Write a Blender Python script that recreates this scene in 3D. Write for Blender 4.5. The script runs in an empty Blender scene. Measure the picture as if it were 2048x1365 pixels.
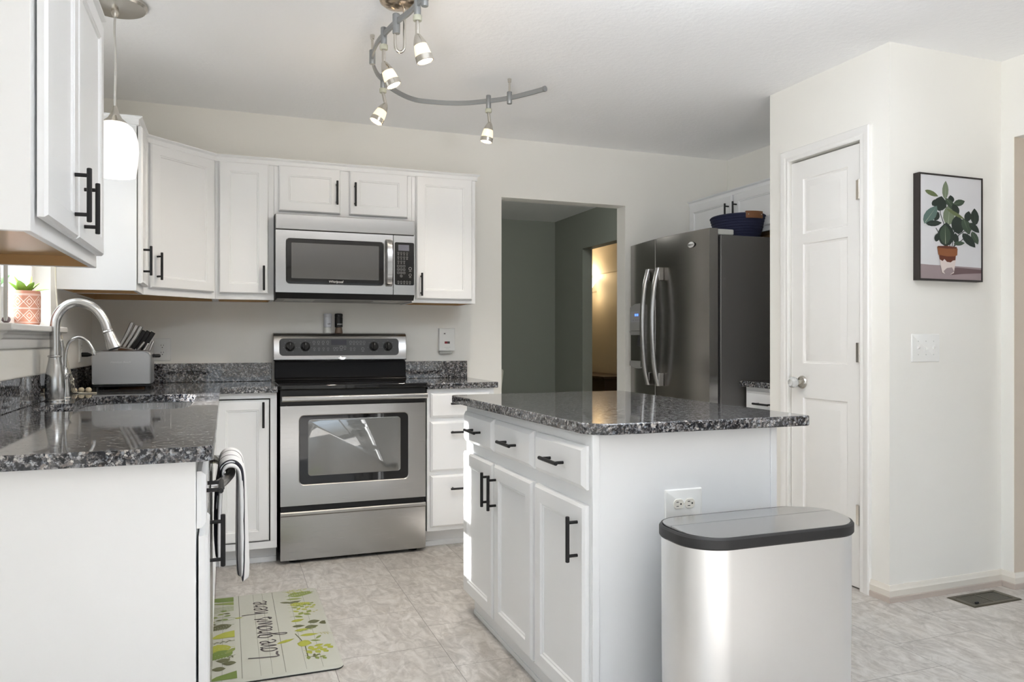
import bpy, bmesh, math, random
from mathutils import Vector, Matrix
S = bpy.context.scene
COL = S.collection
R = math.radians
random.seed(7)

# ------------------------------------------------------------------ camera, world, light, exposure
cam_d = bpy.data.cameras.new('camera')
cam = bpy.data.objects.new('camera', cam_d)
COL.objects.link(cam)
cam.location = (0, 0, 1.145)
cam.rotation_euler = (R(90), 0, R(-20.637))
cam_d.sensor_width = 36.0
cam_d.lens = 36.0 * 1520.0 / 2048.0
cam_d.clip_start = 0.05
S.camera = cam

W = bpy.data.worlds.new('sky_world')
S.world = W
W.use_nodes = True
wn, wl = W.node_tree.nodes, W.node_tree.links
wn.clear()
wo = wn.new('ShaderNodeOutputWorld'); wb = wn.new('ShaderNodeBackground')
tc = wn.new('ShaderNodeTexCoord'); sx = wn.new('ShaderNodeSeparateXYZ'); rp = wn.new('ShaderNodeValToRGB')
wl.new(tc.outputs['Generated'], sx.inputs[0]); wl.new(sx.outputs['Z'], rp.inputs[0])
rp.color_ramp.elements[0].position = 0.0; rp.color_ramp.elements[0].color = (.42, .42, .40, 1)
rp.color_ramp.elements[1].position = 0.12; rp.color_ramp.elements[1].color = (.78, .91, 1.04, 1)
wl.new(rp.outputs[0], wb.inputs[0]); wl.new(wb.outputs[0], wo.inputs[0])
wb.inputs[1].default_value = 2.3

sun_d = bpy.data.lights.new('sun', 'SUN'); sun = bpy.data.objects.new('sun', sun_d); COL.objects.link(sun)
sun.rotation_euler = Vector((1.0, .08, -.78)).to_track_quat('-Z', 'Y').to_euler()
sun.location = (-6, 1, 6)
sun_d.energy = 27.0; sun_d.angle = R(.6); sun_d.color = (1, .985, .96)

def portal(name, loc, direction, sx_, sy_):
    d = bpy.data.lights.new(name, 'AREA'); o = bpy.data.objects.new(name, d); COL.objects.link(o)
    d.shape = 'RECTANGLE'; d.size = sx_; d.size_y = sy_; d.cycles.is_portal = True
    o.location = loc; o.rotation_euler = Vector(direction).to_track_quat('-Z', 'Z').to_euler()
portal('portal_sink', (-.83, 3.23, 1.70), (1, 0, 0), .73, 1.0)
portal('portal_patio', (-.83, -1.7, 1.06), (1, 0, 0), 4.2, 2.08)
portal('portal_rear', (1.8, -5.63, 1.25), (0, 1, 0), 4.4, 2.0)
portal('portal_right', (7.15, .6, 1.2), (-1, 0, 0), 2.4, 2.0)

def daylight(name, loc, direction, sx_, sy_, e, col=(.86, .95, 1.05)):
    d = bpy.data.lights.new(name, 'AREA'); o = bpy.data.objects.new(name, d); COL.objects.link(o)
    d.shape = 'RECTANGLE'; d.size = sx_; d.size_y = sy_; d.energy = e; d.color = col
    o.location = loc; o.rotation_euler = Vector(direction).to_track_quat('-Z', 'Z').to_euler()
daylight('window_daylight', (-.84, 3.23, 1.70), (1, 0, 0), .73, 1.0, 2)
def point(name, loc, e, col=(1, .82, .6), r=.03):
    d = bpy.data.lights.new(name, 'POINT'); o = bpy.data.objects.new(name, d); COL.objects.link(o)
    d.energy = e; d.color = col; d.shadow_soft_size = r; o.location = loc
    return o

# added fill spots with no fixture, aimed up so the ceiling bounces light
def uplight(name, loc, e, col=(.88, .95, 1.02), size=150):
    d = bpy.data.lights.new(name, 'SPOT'); o = bpy.data.objects.new(name, d); COL.objects.link(o)
    d.energy = e; d.color = col; d.spot_size = R(size); d.spot_blend = .6; d.shadow_soft_size = .15
    o.location = loc; o.rotation_euler = (R(180), 0, 0)
uplight('ceiling_bounce', (1.45, 1.55, 2.10), 112)
def bounce(name, loc, aim, e, size, col=(.90, .95, 1.0)):  # added unseen spots thrown forward onto the ceiling as soft fill
    d = bpy.data.lights.new(name, 'SPOT'); o = bpy.data.objects.new(name, d); COL.objects.link(o)
    d.energy = e; d.color = col; d.spot_size = R(size); d.spot_blend = 1.0; d.shadow_soft_size = .2
    o.location = loc; o.rotation_euler = Vector(aim).to_track_quat('-Z', 'Y').to_euler()
bounce('ceiling_bounce', (.9, -.5, 1.25), (.10, .76, .66), 130, 82)
bounce('ceiling_bounce', (-.3, .2, 1.2), (.9, .72, .85), 245, 84)
S.view_settings.view_transform = 'Standard'
S.view_settings.look = 'None'
S.view_settings.gamma = 1.0
S.view_settings.use_curve_mapping = False
S.view_settings.exposure = 0.05
S.cycles.use_denoising = True
S.cycles.max_bounces = 16
S.cycles.diffuse_bounces = 12
S.cycles.glossy_bounces = 6
S.cycles.transmission_bounces = 6
S.cycles.transparent_max_bounces = 12
S.cycles.sample_clamp_indirect = 25.0
S.cycles.caustics_reflective = False
S.cycles.caustics_refractive = False

# ------------------------------------------------------------------ materials
def mat(name, col=(.8, .8, .8), rough=.5, metal=0.0, **kw):
    m = bpy.data.materials.new(name); m.use_nodes = True
    b = m.node_tree.nodes['Principled BSDF']
    b.inputs['Base Color'].default_value = (*col, 1); b.inputs['Roughness'].default_value = rough
    b.inputs['Metallic'].default_value = metal
    for k, v in kw.items():
        b.inputs[k.replace('_', ' ')].default_value = v
    return m
def nodes(m):
    return m.node_tree.nodes, m.node_tree.links, m.node_tree.nodes['Principled BSDF']
def N(ns, t, **kw):
    n = ns.new(t)
    for k, v in kw.items():
        if k.startswith('i_'):
            key = k[2:]; key = int(key) if key.isdigit() else key.replace('_', ' ')
            n.inputs[key].default_value = v
        else: setattr(n, k, v)
    return n
def bump(m, scale, strength, detail=4, dist=.002, stretch=None):
    ns, ls, b = nodes(m)
    g = N(ns, 'ShaderNodeNewGeometry'); t = N(ns, 'ShaderNodeTexNoise', i_Scale=scale, i_Detail=detail)
    src = g.outputs['Position']
    if stretch:
        mp = N(ns, 'ShaderNodeMapping'); mp.inputs['Scale'].default_value = stretch; ls.new(src, mp.inputs[0]); src = mp.outputs[0]
    ls.new(src, t.inputs['Vector'])
    u = N(ns, 'ShaderNodeBump', i_Strength=strength, i_Distance=dist)
    ls.new(t.outputs[0], u.inputs['Height']); ls.new(u.outputs[0], b.inputs['Normal'])
    return m
def ramp(ns, stops, interp='LINEAR'):
    r = ns.new('ShaderNodeValToRGB'); e = r.color_ramp.elements; r.color_ramp.interpolation = interp
    while len(e) < len(stops): e.new(.5)
    for x, (p, c) in zip(e, stops): x.position = p; x.color = (*c, 1)
    return r

WALL = bump(mat('wall_paint', (.83, .817, .775), .6), 220, .12)
CEIL = bump(mat('ceiling_paint', (.88, .885, .895), .8), 45, .45, 6, .004)
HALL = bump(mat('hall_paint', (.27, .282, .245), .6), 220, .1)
STAIR = mat('stair_paint', (.62, .56, .46), .6)
BEIGE = mat('beige_paint', (.66, .58, .49), .6)
TRIM = mat('trim_paint', (.80, .79, .77), .35)
CAB = bump(mat('cabinet_paint', (.79, .80, .81), .32), 60, .05, 3, .001, (1, 1, .12))
BLACK = mat('black_metal', (.010, .010, .011), .42, 0, Specular_IOR_Level=.3)
BLKP = mat('black_plastic', (.012, .012, .013), .45, 0, Specular_IOR_Level=.35)
DARKP = mat('dark_plastic', (.05, .05, .052), .35)
GLOSSB = mat('black_glass', (.008, .008, .009), .04)
WOODC = bump(mat('raw_cabinet_wood', (.50, .32, .15), .32), 30, .1, 4, .001, (1, 1, 8))
WOODK = mat('block_wood', (.13, .055, .022), .45)
WHITEP = mat('white_plastic', (.82, .82, .80), .3)
CREAMP = mat('cream_plastic', (.76, .73, .66), .35)
GREYP = mat('grey_plastic', (.30, .30, .29), .4)
LGREYP = mat('light_grey_plastic', (.50, .51, .49), .35)
CHROME = mat('chrome', (.75, .75, .76), .12, 1.0)
NICKEL = bump(mat('brushed_nickel', (.62, .59, .54), .25, 1.0), 200, .04)
def steel(name, col, rough, an, st, axis='Z'):
    m = mat(name, col, rough, 1.0)
    ns, ls, b = nodes(m)
    b.inputs['Anisotropic'].default_value = an
    tg = N(ns, 'ShaderNodeTangent'); tg.direction_type = 'RADIAL'; tg.axis = axis
    ls.new(tg.outputs[0], b.inputs['Tangent'])
    g = N(ns, 'ShaderNodeNewGeometry'); mp = N(ns, 'ShaderNodeMapping'); mp.inputs['Scale'].default_value = st
    t = N(ns, 'ShaderNodeTexNoise', i_Scale=1.0, i_Detail=3.0)
    ls.new(g.outputs['Position'], mp.inputs[0]); ls.new(mp.outputs[0], t.inputs['Vector'])
    mr = N(ns, 'ShaderNodeMapRange'); mr.inputs['To Min'].default_value = rough * .75; mr.inputs['To Max'].default_value = rough * 1.3
    ls.new(t.outputs[0], mr.inputs['Value']); ls.new(mr.outputs[0], b.inputs['Roughness'])
    return m
STEEL = steel('brushed_steel', (.45, .445, .44), .24, .7, (6, 6, 900))
STEELF = steel('fridge_steel', (.33, .315, .30), .20, .6, (6, 6, 900))
STEELC = steel('can_steel', (.90, .90, .90), .42, .4, (500, 500, 4))
RISER = mat('satin_black', (.008, .008, .009), .22); RISER.node_tree.nodes['Principled BSDF'].inputs['Specular IOR Level'].default_value = .1
STEELS = steel('sink_steel', (.62, .62, .62), .25, .3, (300, 6, 6))
FSIDE = bump(mat('fridge_side_paint', (.13, .125, .12), .42, .4), 700, .06)

def granite():
    m = mat('granite', (.1, .1, .1), .045)
    ns, ls, b = nodes(m)
    g = N(ns, 'ShaderNodeNewGeometry')
    nz = N(ns, 'ShaderNodeTexNoise', i_Scale=140.0, i_Detail=5.0, i_Roughness=.65)
    ls.new(g.outputs['Position'], nz.inputs['Vector'])
    ad = N(ns, 'ShaderNodeMixRGB', blend_type='ADD', i_Fac=.020)
    ls.new(g.outputs['Position'], ad.inputs[1]); ls.new(nz.outputs[1], ad.inputs[2])
    v = N(ns, 'ShaderNodeTexVoronoi', i_Scale=150.0); ls.new(ad.outputs[0], v.inputs['Vector'])
    sp = N(ns, 'ShaderNodeSeparateColor'); ls.new(v.outputs['Color'], sp.inputs[0])
    r = ramp(ns, [(0, (.004, .006, .014)), (.25, (.010, .013, .022)), (.29, (.065, .066, .072)), (.48, (.115, .113, .113)), (.52, (.21, .23, .255)), (.72, (.17, .145, .13)), (.86, (.33, .345, .36)), (1, (.44, .41, .375))])
    ls.new(sp.outputs[0], r.inputs[0])
    n2 = N(ns, 'ShaderNodeTexNoise', i_Scale=95.0, i_Detail=7.0, i_Roughness=.7, i_Distortion=.6); ls.new(g.outputs['Position'], n2.inputs['Vector'])
    r2 = ramp(ns, [(.43, (.02, .025, .045)), (.49, (.75, .75, .78)), (.58, (1.15, 1.15, 1.15))]); ls.new(n2.outputs[0], r2.inputs[0])
    mx = N(ns, 'ShaderNodeMixRGB', blend_type='MULTIPLY', i_Fac=.85)
    ls.new(r.outputs[0], mx.inputs[1]); ls.new(r2.outputs[0], mx.inputs[2])
    ls.new(mx.outputs[0], b.inputs['Base Color'])
    b.inputs['IOR'].default_value = 1.8
    return m
GRAN = granite()

def floor_mat(name='floor_tiles'):
    m = mat(name, (.5, .5, .5), .30)
    ns, ls, b = nodes(m)
    g = N(ns, 'ShaderNodeNewGeometry'); sp = N(ns, 'ShaderNodeSeparateXYZ'); cb = N(ns, 'ShaderNodeCombineXYZ')
    ls.new(g.outputs['Position'], sp.inputs[0])
    ay = N(ns, 'ShaderNodeMath', operation='ADD'); ay.inputs[1].default_value = 2.3 - .2727 + .2
    ax = N(ns, 'ShaderNodeMath', operation='ADD'); ax.inputs[1].default_value = 2.31 - .2607
    ls.new(sp.outputs['Y'], ay.inputs[0]); ls.new(sp.outputs['X'], ax.inputs[0])
    ls.new(ay.outputs[0], cb.inputs[0]); ls.new(ax.outputs[0], cb.inputs[1])
    br = N(ns, 'ShaderNodeTexBrick', offset=.5, squash=1.0)
    br.inputs['Scale'].default_value = 1.0; br.inputs['Brick Width'].default_value = .4; br.inputs['Row Height'].default_value = .401
    br.inputs['Mortar Size'].default_value = .0011; br.inputs['Mortar Smooth'].default_value = .2
    br.inputs['Color1'].default_value = (0, 0, 0, 1); br.inputs['Color2'].default_value = (1, 1, 1, 1); br.inputs['Mortar'].default_value = (.5, .5, .5, 1)
    ls.new(cb.outputs[0], br.inputs['Vector'])
    # veins, shifted from tile to tile
    sc = N(ns, 'ShaderNodeVectorMath', operation='MULTIPLY_ADD'); sc.inputs[1].default_value = (1, 1, 1)
    off = N(ns, 'ShaderNodeVectorMath', operation='SCALE'); off.inputs['Scale'].default_value = 7.0
    ls.new(br.outputs['Color'], off.inputs[0]); ls.new(g.outputs['Position'], sc.inputs[0]); ls.new(off.outputs[0], sc.inputs[2])
    mp = N(ns, 'ShaderNodeMapping'); mp.inputs['Rotation'].default_value = (0, 0, .5); mp.inputs['Scale'].default_value = (20, 8, 1)
    ls.new(sc.outputs[0], mp.inputs[0])
    n1 = N(ns, 'ShaderNodeTexNoise', i_Scale=1.1, i_Detail=9.0, i_Roughness=.62, i_Distortion=1.3); ls.new(mp.outputs[0], n1.inputs['Vector'])
    r1 = ramp(ns, [(.28, (.36, .335, .31)), (.45, (.45, .425, .40)), (.56, (.54, .515, .485)), (.72, (.62, .60, .575))]); ls.new(n1.outputs[0], r1.inputs[0])
    n2 = N(ns, 'ShaderNodeTexNoise', i_Scale=5.0, i_Detail=8.0, i_Roughness=.7, i_Distortion=2.5); ls.new(sc.outputs[0], n2.inputs['Vector'])
    r2 = ramp(ns, [(.40, (.80, .79, .78)), (.47, (1, 1, 1)), (.53, (1, 1, 1)), (.60, (.88, .86, .84))]); ls.new(n2.outputs[0], r2.inputs[0])
    mx = N(ns, 'ShaderNodeMixRGB', blend_type='MULTIPLY', i_Fac=.9); ls.new(r1.outputs[0], mx.inputs[1]); ls.new(r2.outputs[0], mx.inputs[2])
    m2 = N(ns, 'ShaderNodeMixRGB', blend_type='MIX'); m2.inputs[2].default_value = (.13, .12, .11, 1)
    ls.new(br.outputs['Fac'], m2.inputs[0]); ls.new(mx.outputs[0], m2.inputs[1]); ls.new(m2.outputs[0], b.inputs['Base Color'])
    u = N(ns, 'ShaderNodeBump', i_Strength=.15, i_Distance=.002); ls.new(n1.outputs[0], u.inputs['Height']); ls.new(u.outputs[0], b.inputs['Normal'])
    return m
FLOOR = floor_mat()
SHOE = bump(mat('vinyl_shoe', (.52, .45, .40), .5), 40, .2)

def glass(name, tint=(1, 1, 1), refl=.05):
    m = bpy.data.materials.new(name); m.use_nodes = True
    ns, ls = m.node_tree.nodes, m.node_tree.links; ns.clear()
    o = N(ns, 'ShaderNodeOutputMaterial'); mx = N(ns, 'ShaderNodeMixShader'); t = N(ns, 'ShaderNodeBsdfTransparent'); gl = N(ns, 'ShaderNodeBsdfGlossy')
    t.inputs[0].default_value = (*tint, 1); gl.inputs['Roughness'].default_value = .02
    lw = N(ns, 'ShaderNodeLayerWeight'); pw = N(ns, 'ShaderNodeMath', operation='POWER'); pw.inputs[1].default_value = 5.0
    fr = N(ns, 'ShaderNodeMath', operation='MULTIPLY_ADD'); fr.inputs[1].default_value = .8; fr.inputs[2].default_value = refl
    ls.new(lw.outputs['Facing'], pw.inputs[0]); ls.new(pw.outputs[0], fr.inputs[0])
    ls.new(fr.outputs[0], mx.inputs[0]); ls.new(t.outputs[0], mx.inputs[1]); ls.new(gl.outputs[0], mx.inputs[2]); ls.new(mx.outputs[0], o.inputs[0])
    return m
GLASS = glass('window_glass')
OVENG = glass('oven_glass', (.16, .17, .17))
def emis(name, col, e, base=(.9, .9, .9), rough=.3):
    m = mat(name, base, rough)
    b = m.node_tree.nodes['Principled BSDF']
    b.inputs['Emission Color'].default_value = (*col, 1); b.inputs['Emission Strength'].default_value = e
    return m
SHADE = emis('lit_opal_glass', (1, .97, .92), .62)
SPOTG = emis('lit_spot_glass', (1, .80, .50), .75, (.8, .72, .6))
BULB = emis('lit_bulb', (1, .90, .72), 4.0)
SCON = emis('lit_sconce_glass', (1, .82, .55), 3.2)
LEDB = emis('blue_display', (.08, .2, 1), 3.0, (.01, .01, .05))
LEDR = emis('red_display', (.5, .01, .03), .12, (.12, .005, .01))

# ------------------------------------------------------------------ mesh building
ORG = {}
class MB:
    def __init__(s): s.bm = bmesh.new(); s.mi = 0; s.M = Matrix.Identity(4)
    def v(s, p): return s.bm.verts.new(s.M @ Vector(p))
    def f(s, vs):
        try: fc = s.bm.faces.new(vs); fc.material_index = s.mi; return fc
        except ValueError: return None
    def box(s, x0, x1, y0, y1, z0, z1):
        P = [s.v(p) for p in ((x0, y0, z0), (x1, y0, z0), (x1, y1, z0), (x0, y1, z0), (x0, y0, z1), (x1, y0, z1), (x1, y1, z1), (x0, y1, z1))]
        for q in ((0, 3, 2, 1), (4, 5, 6, 7), (0, 1, 5, 4), (1, 2, 6, 5), (2, 3, 7, 6), (3, 0, 4, 7)): s.f([P[i] for i in q])
        return s
    def loft(s, rings, closed=True, cap0=True, cap1=True):
        L = [[s.v(p) for p in r] for r in rings]; n = len(L[0])
        for a, b in zip(L, L[1:]):
            for i in range(n if closed else n - 1):
                j = (i + 1) % n; s.f([a[i], a[j], b[j], b[i]])
        if cap0 and closed: s.f(L[0][::-1])
        if cap1 and closed: s.f(L[-1])
        return s
    def prism(s, poly, z0, z1): return s.loft([[(x, y, z0) for x, y in poly], [(x, y, z1) for x, y in poly]])
    def tube(s, pts, r, n=12, caps=True, closed=False):
        pts = [Vector(p) for p in pts]; m = len(pts); rr = r if isinstance(r, (list, tuple)) else [r] * m
        rings = []; nrm = None
        for i, p in enumerate(pts):
            if closed: t = (pts[(i + 1) % m] - pts[i - 1]).normalized()
            else: t = (pts[min(i + 1, m - 1)] - pts[max(i - 1, 0)]).normalized()
            if nrm is None:
                nrm = t.cross(Vector((0, 0, 1)))
                if nrm.length < 1e-4: nrm = t.cross(Vector((1, 0, 0)))
                nrm.normalize()
            else:
                nrm = (nrm - t * nrm.dot(t)).normalized()
            bi = t.cross(nrm)
            rings.append([p + (nrm * math.cos(2 * math.pi * k / n) + bi * math.sin(2 * math.pi * k / n)) * rr[i] for k in range(n)])
        if closed: rings.append(rings[0])
        return s.loft(rings, True, caps and not closed, caps and not closed)
    def lathe(s, prof, c=(0, 0, 0), n=32, axis=None, cap=True):
        A = Matrix.Identity(3) if axis is None else Vector((0, 0, 1)).rotation_difference(Vector(axis)).to_matrix()
        c = Vector(c)
        rings = [[c + A @ Vector((r * math.cos(2 * math.pi * k / n), r * math.sin(2 * math.pi * k / n), z)) for k in range(n)] for r, z in prof]
        return s.loft(rings, True, cap, cap)
    def ball(s, c, r, n=14, sq=(1, 1, 1)):
        pr = [(math.sin(math.pi * i / n), -math.cos(math.pi * i / n)) for i in range(1, n)]
        rings = [[(c[0] + r * sq[0] * a * math.cos(2 * math.pi * k / (2 * n)), c[1] + r * sq[1] * a * math.sin(2 * math.pi * k / (2 * n)), c[2] + r * sq[2] * b) for k in range(2 * n)] for a, b in pr]
        return s.loft(rings)
    def rings(s, w, h, rr):
        """concentric rectangles on a w x h face in local u,v: (inset, height) pairs"""
        return s.loft([[(i, i, d), (w - i, i, d), (w - i, h - i, d), (i, h - i, d)] for i, d in rr])
    def poly(s, pts): return s.f([s.v(p) for p in pts])
    def build(s, name, mats, parent=None, bevel=0, loc=None, ang=35, seg=2):
        me = bpy.data.meshes.new(name)
        bmesh.ops.recalc_face_normals(s.bm, faces=s.bm.faces)
        o0 = ORG[parent.name] if parent else Vector(loc) if loc is not None else Vector((0, 0, 0))
        if parent is None and loc is None:
            vs = [v.co for v in s.bm.verts]
            o0 = Vector(((min(v.x for v in vs) + max(v.x for v in vs)) / 2, (min(v.y for v in vs) + max(v.y for v in vs)) / 2, min(v.z for v in vs)))
        for v in s.bm.verts: v.co -= o0
        s.bm.to_mesh(me); s.bm.free()
        for m in (mats if isinstance(mats, (list, tuple)) else [mats]): me.materials.append(m)
        me.polygons.foreach_set('use_smooth', [True] * len(me.polygons)); me.set_sharp_from_angle(angle=R(ang))
        o = bpy.data.objects.new(name, me); COL.objects.link(o)
        ORG[o.name] = o0.copy()
        if parent: o.parent = parent
        else: o.location = o0
        if bevel:
            b = o.modifiers.new('bevel', 'BEVEL'); b.width = bevel; b.segments = seg; b.limit_method = 'ANGLE'; b.angle_limit = R(40)
        return o
def tag(o, label, cat, group=None, kind=None):
    o['label'] = label; o['category'] = cat
    if group: o['group'] = group
    if kind: o['kind'] = kind
    return o
def thing(name, label, cat, loc, group=None):
    o = bpy.data.objects.new(name, None); COL.objects.link(o); o.location = loc; o.empty_display_size = .05
    ORG[o.name] = Vector(loc); return tag(o, label, cat, group)
def struct(name, mb, m, **kw):
    o = mb.build(name, m, **kw); o['kind'] = 'structure'; return o
def B(*a):
    m = MB(); m.box(*a); return m
def frame(o, u, up=(0, 0, 1)):
    u = Vector(u).normalized(); v = Vector(up); n = u.cross(v)
    M = Matrix.Identity(4)
    for i in range(3): M[i][0] = u[i]; M[i][1] = v[i]; M[i][2] = n[i]; M[i][3] = o[i]
    return M
def LB(M):
    m = MB(); m.M = M; return m
def text_mb(body, size, M, shear=0, depth=.0004, align='CENTER', bold=0):
    c = bpy.data.curves.new('t', 'FONT'); c.body = body; c.size = size; c.shear = shear; c.align_x = align; c.extrude = depth; c.resolution_u = 3; c.offset = bold
    o = bpy.data.objects.new('t', c); COL.objects.link(o)
    dg = bpy.context.evaluated_depsgraph_get()
    me = bpy.data.meshes.new_from_object(o.evaluated_get(dg))
    m = MB(); m.bm.from_mesh(me); bmesh.ops.transform(m.bm, matrix=M, verts=m.bm.verts)
    bpy.data.objects.remove(o); bpy.data.curves.remove(c); bpy.data.meshes.remove(me)
    return m
def rrect(x0, x1, y0, y1, r, n=6):
    r = list(r) if isinstance(r, (list, tuple)) else [r] * 4; P = []
    for (cx, cy, a), q in zip(((x0, y0, 180), (x1, y0, 270), (x1, y1, 0), (x0, y1, 90)), r):
        ox = cx + (q if cx == x0 else -q); oy = cy + (q if cy == y0 else -q)
        for k in range(n + 1):
            t = R(a + 90 * k / n); P.append((ox + q * math.cos(t), oy + q * math.sin(t)))
    return P
def cat(pts, n=8, closed=False):
    P = [Vector(p) for p in pts]; o = []; m = len(P)
    for i in range(m if closed else m - 1):
        g = (lambda k: P[k % m]) if closed else (lambda k: P[min(max(k, 0), m - 1)])
        a, b, c, d = g(i - 1), g(i), g(i + 1), g(i + 2)
        for k in range(n):
            t = k / n
            o.append(.5 * (2 * b + (c - a) * t + (2 * a - 5 * b + 4 * c - d) * t * t + (3 * b - a - 3 * c + d) * t ** 3))
    if not closed: o.append(P[-1])
    return o

# ------------------------------------------------------------------ structure
ZC = 2.457; YW = 4.615; XL = -.675
def wall(name, axis, p0, p1, a0, a1, z0, z1, m, holes=()):
    """wall slab: axis 'Y' = plane of constant Y from p0 to p1, running a0..a1 in X (and the reverse for 'X')"""
    A = sorted({a0, a1, *[h[0] for h in holes], *[h[1] for h in holes]}); Z = sorted({z0, z1, *[h[2] for h in holes], *[h[3] for h in holes]})
    def solid(i, j):
        if i < 0 or j < 0 or i >= len(A) - 1 or j >= len(Z) - 1: return False
        a, z = (A[i] + A[i + 1]) / 2, (Z[j] + Z[j + 1]) / 2
        return not any(h[0] < a < h[1] and h[2] < z < h[3] for h in holes)
    mb = MB(); P = (lambda a, p, z: (a, p, z)) if axis == 'Y' else (lambda a, p, z: (p, a, z))
    for i in range(len(A) - 1):
        for j in range(len(Z) - 1):
            if not solid(i, j): continue
            a, b, c, d = A[i], A[i + 1], Z[j], Z[j + 1]
            mb.poly([P(a, p0, c), P(b, p0, c), P(b, p0, d), P(a, p0, d)]); mb.poly([P(a, p1, c), P(b, p1, c), P(b, p1, d), P(a, p1, d)])
            if not solid(i - 1, j): mb.poly([P(a, p0, c), P(a, p1, c), P(a, p1, d), P(a, p0, d)])
            if not solid(i + 1, j): mb.poly([P(b, p0, c), P(b, p1, c), P(b, p1, d), P(b, p0, d)])
            if not solid(i, j - 1): mb.poly([P(a, p0, c), P(a, p1, c), P(b, p1, c), P(b, p0, c)])
            if not solid(i, j + 1): mb.poly([P(a, p0, d), P(a, p1, d), P(b, p1, d), P(b, p0, d)])
    bmesh.ops.remove_doubles(mb.bm, verts=mb.bm.verts, dist=1e-5)
    return struct(name, mb, m)
struct('floor', B(-.8, 7.2, -5.6, 9.7, -.08, 0), FLOOR)
struct('ceiling', B(-.8, 7.2, -5.6, 9.7, ZC, ZC + .12), CEIL)
WY0, WY1, WZ0, WZ1 = 2.86, 3.60, 1.19, 2.2
wall('wall_left', 'X', XL - .125, XL, -5.6, 4.733, 0, ZC, WALL, [(WY0, WY1, WZ0, WZ1), (-3.8, .45, .02, 2.1)])
wall('wall_back', 'Y', YW, YW + .118, XL, 3.53, 0, ZC, WALL, [(1.6656, 2.57, 0, 2.075)])
wall('wall_right', 'X', 3.41, 3.53, -.4, YW, 0, ZC, WALL, [(.0, 2.469, 0, 2.088)])
wall('wall_rear', 'Y', -5.6, -5.48, XL, 7.08, 0, ZC, WALL, [(-.4, 4.0, .25, 2.25)])
DY0, DY1, DZ = 2.6925, 3.1545, 2.062
XP, YP0, YP1 = 2.721, 2.532, 3.314
wall('wall_pantry_left', 'X', XP, XP + .10, YP0, YP1, 0, ZC, WALL, [(DY0 - .004, DY1 + .004, 0, DZ + .004)])
wall('wall_pantry_front', 'Y', YP0, YP0 + .1, XP + .1, 3.41, 0, ZC, WALL)
wall('wall_pantry_back', 'Y', YP1 - .1, YP1, XP + .1, 3.41, 0, ZC, WALL)
wall('wall_hall_back', 'Y', 7.68, 7.8, XL, 3.40, 0, ZC, HALL)
wall('wall_hall_left', 'X', XL - .12, XL, YW + .118, 7.8, 0, ZC, HALL)
wall('wall_hall_right', 'X', 3.40, 3.51, YW + .118, 9.6, 0, ZC, HALL, [(5.9, 6.99, 0, 2.085)])
wall('wall_stair_right', 'X', 4.60, 4.72, 5.0, 9.6, 0, ZC, STAIR)
wall('wall_stair_back', 'Y', 9.6, 9.7, 3.40, 4.72, 0, ZC, STAIR)
wall('wall_stair_front', 'Y', 4.9, 5.0, 3.51, 4.72, 0, ZC, STAIR)
struct('trim_1', B(4.56, 4.60, 5.0, 9.6, 2.02, ZC), STAIR)
wall('wall_room_back', 'Y', 2.6, 2.7, 3.53, 7.08, 0, ZC, BEIGE)
wall('wall_room_right', 'X', 7.08, 7.2, -5.6, 2.7, 0, ZC, BEIGE, [(-.6, 1.8, .2, 2.2)])
struct('trim_2', B(3.409, 3.531, 2.4668, 2.4692, .0, 2.088), BEIGE)

# baseboards: moulded strip + vinyl shoe below
BASEB = mat('baseboard_paint', (.74, .70, .63), .4)
def baseboard(name, pts):
    """pts: polyline of the wall foot (x,y); room lies to the left when walking along it"""
    prof = [(0, .026), (.012, .026), (.012, .052), (.009, .058), (.007, .066), (.004, .074), (0, .074)]
    shoe = [(0, 0), (.014, 0), (.014, .022), (.010, .026), (0, .026)]
    mb = MB()
    for mi, pf in ((0, prof), (1, shoe)):
        mb.mi = mi; rings = []
        for i, p in enumerate(pts):
            p = Vector((*p, 0)); d0 = (p - Vector((*pts[i - 1], 0))).normalized() if i else None
            d1 = (Vector((*pts[i + 1], 0)) - p).normalized() if i < len(pts) - 1 else None
            n = [Vector((-d.y, d.x, 0)) for d in (d0, d1) if d]; nn = (n[0] + n[-1]); nn = nn / (nn.dot(n[0])) if len(n) > 1 else n[0]
            rings.append([p + nn * a + Vector((0, 0, z)) for a, z in pf])
        mb.loft(rings)
    return struct(name, mb, [BASEB, SHOE], ang=25)
baseboard('baseboard_right', [(3.53, 2.4668), (3.4095, 2.4668), (3.4095, YP0 - .0005), (XP - .0005, YP0 - .0005), (XP - .0005, 2.632)])
baseboard('baseboard_back', [(1.66, YW - .0005), (1.445, YW - .0005)])
baseboard('baseboard_hall', [(3.3995, 7.0), (3.3995, 7.6795), (.5, 7.6795)])

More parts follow.
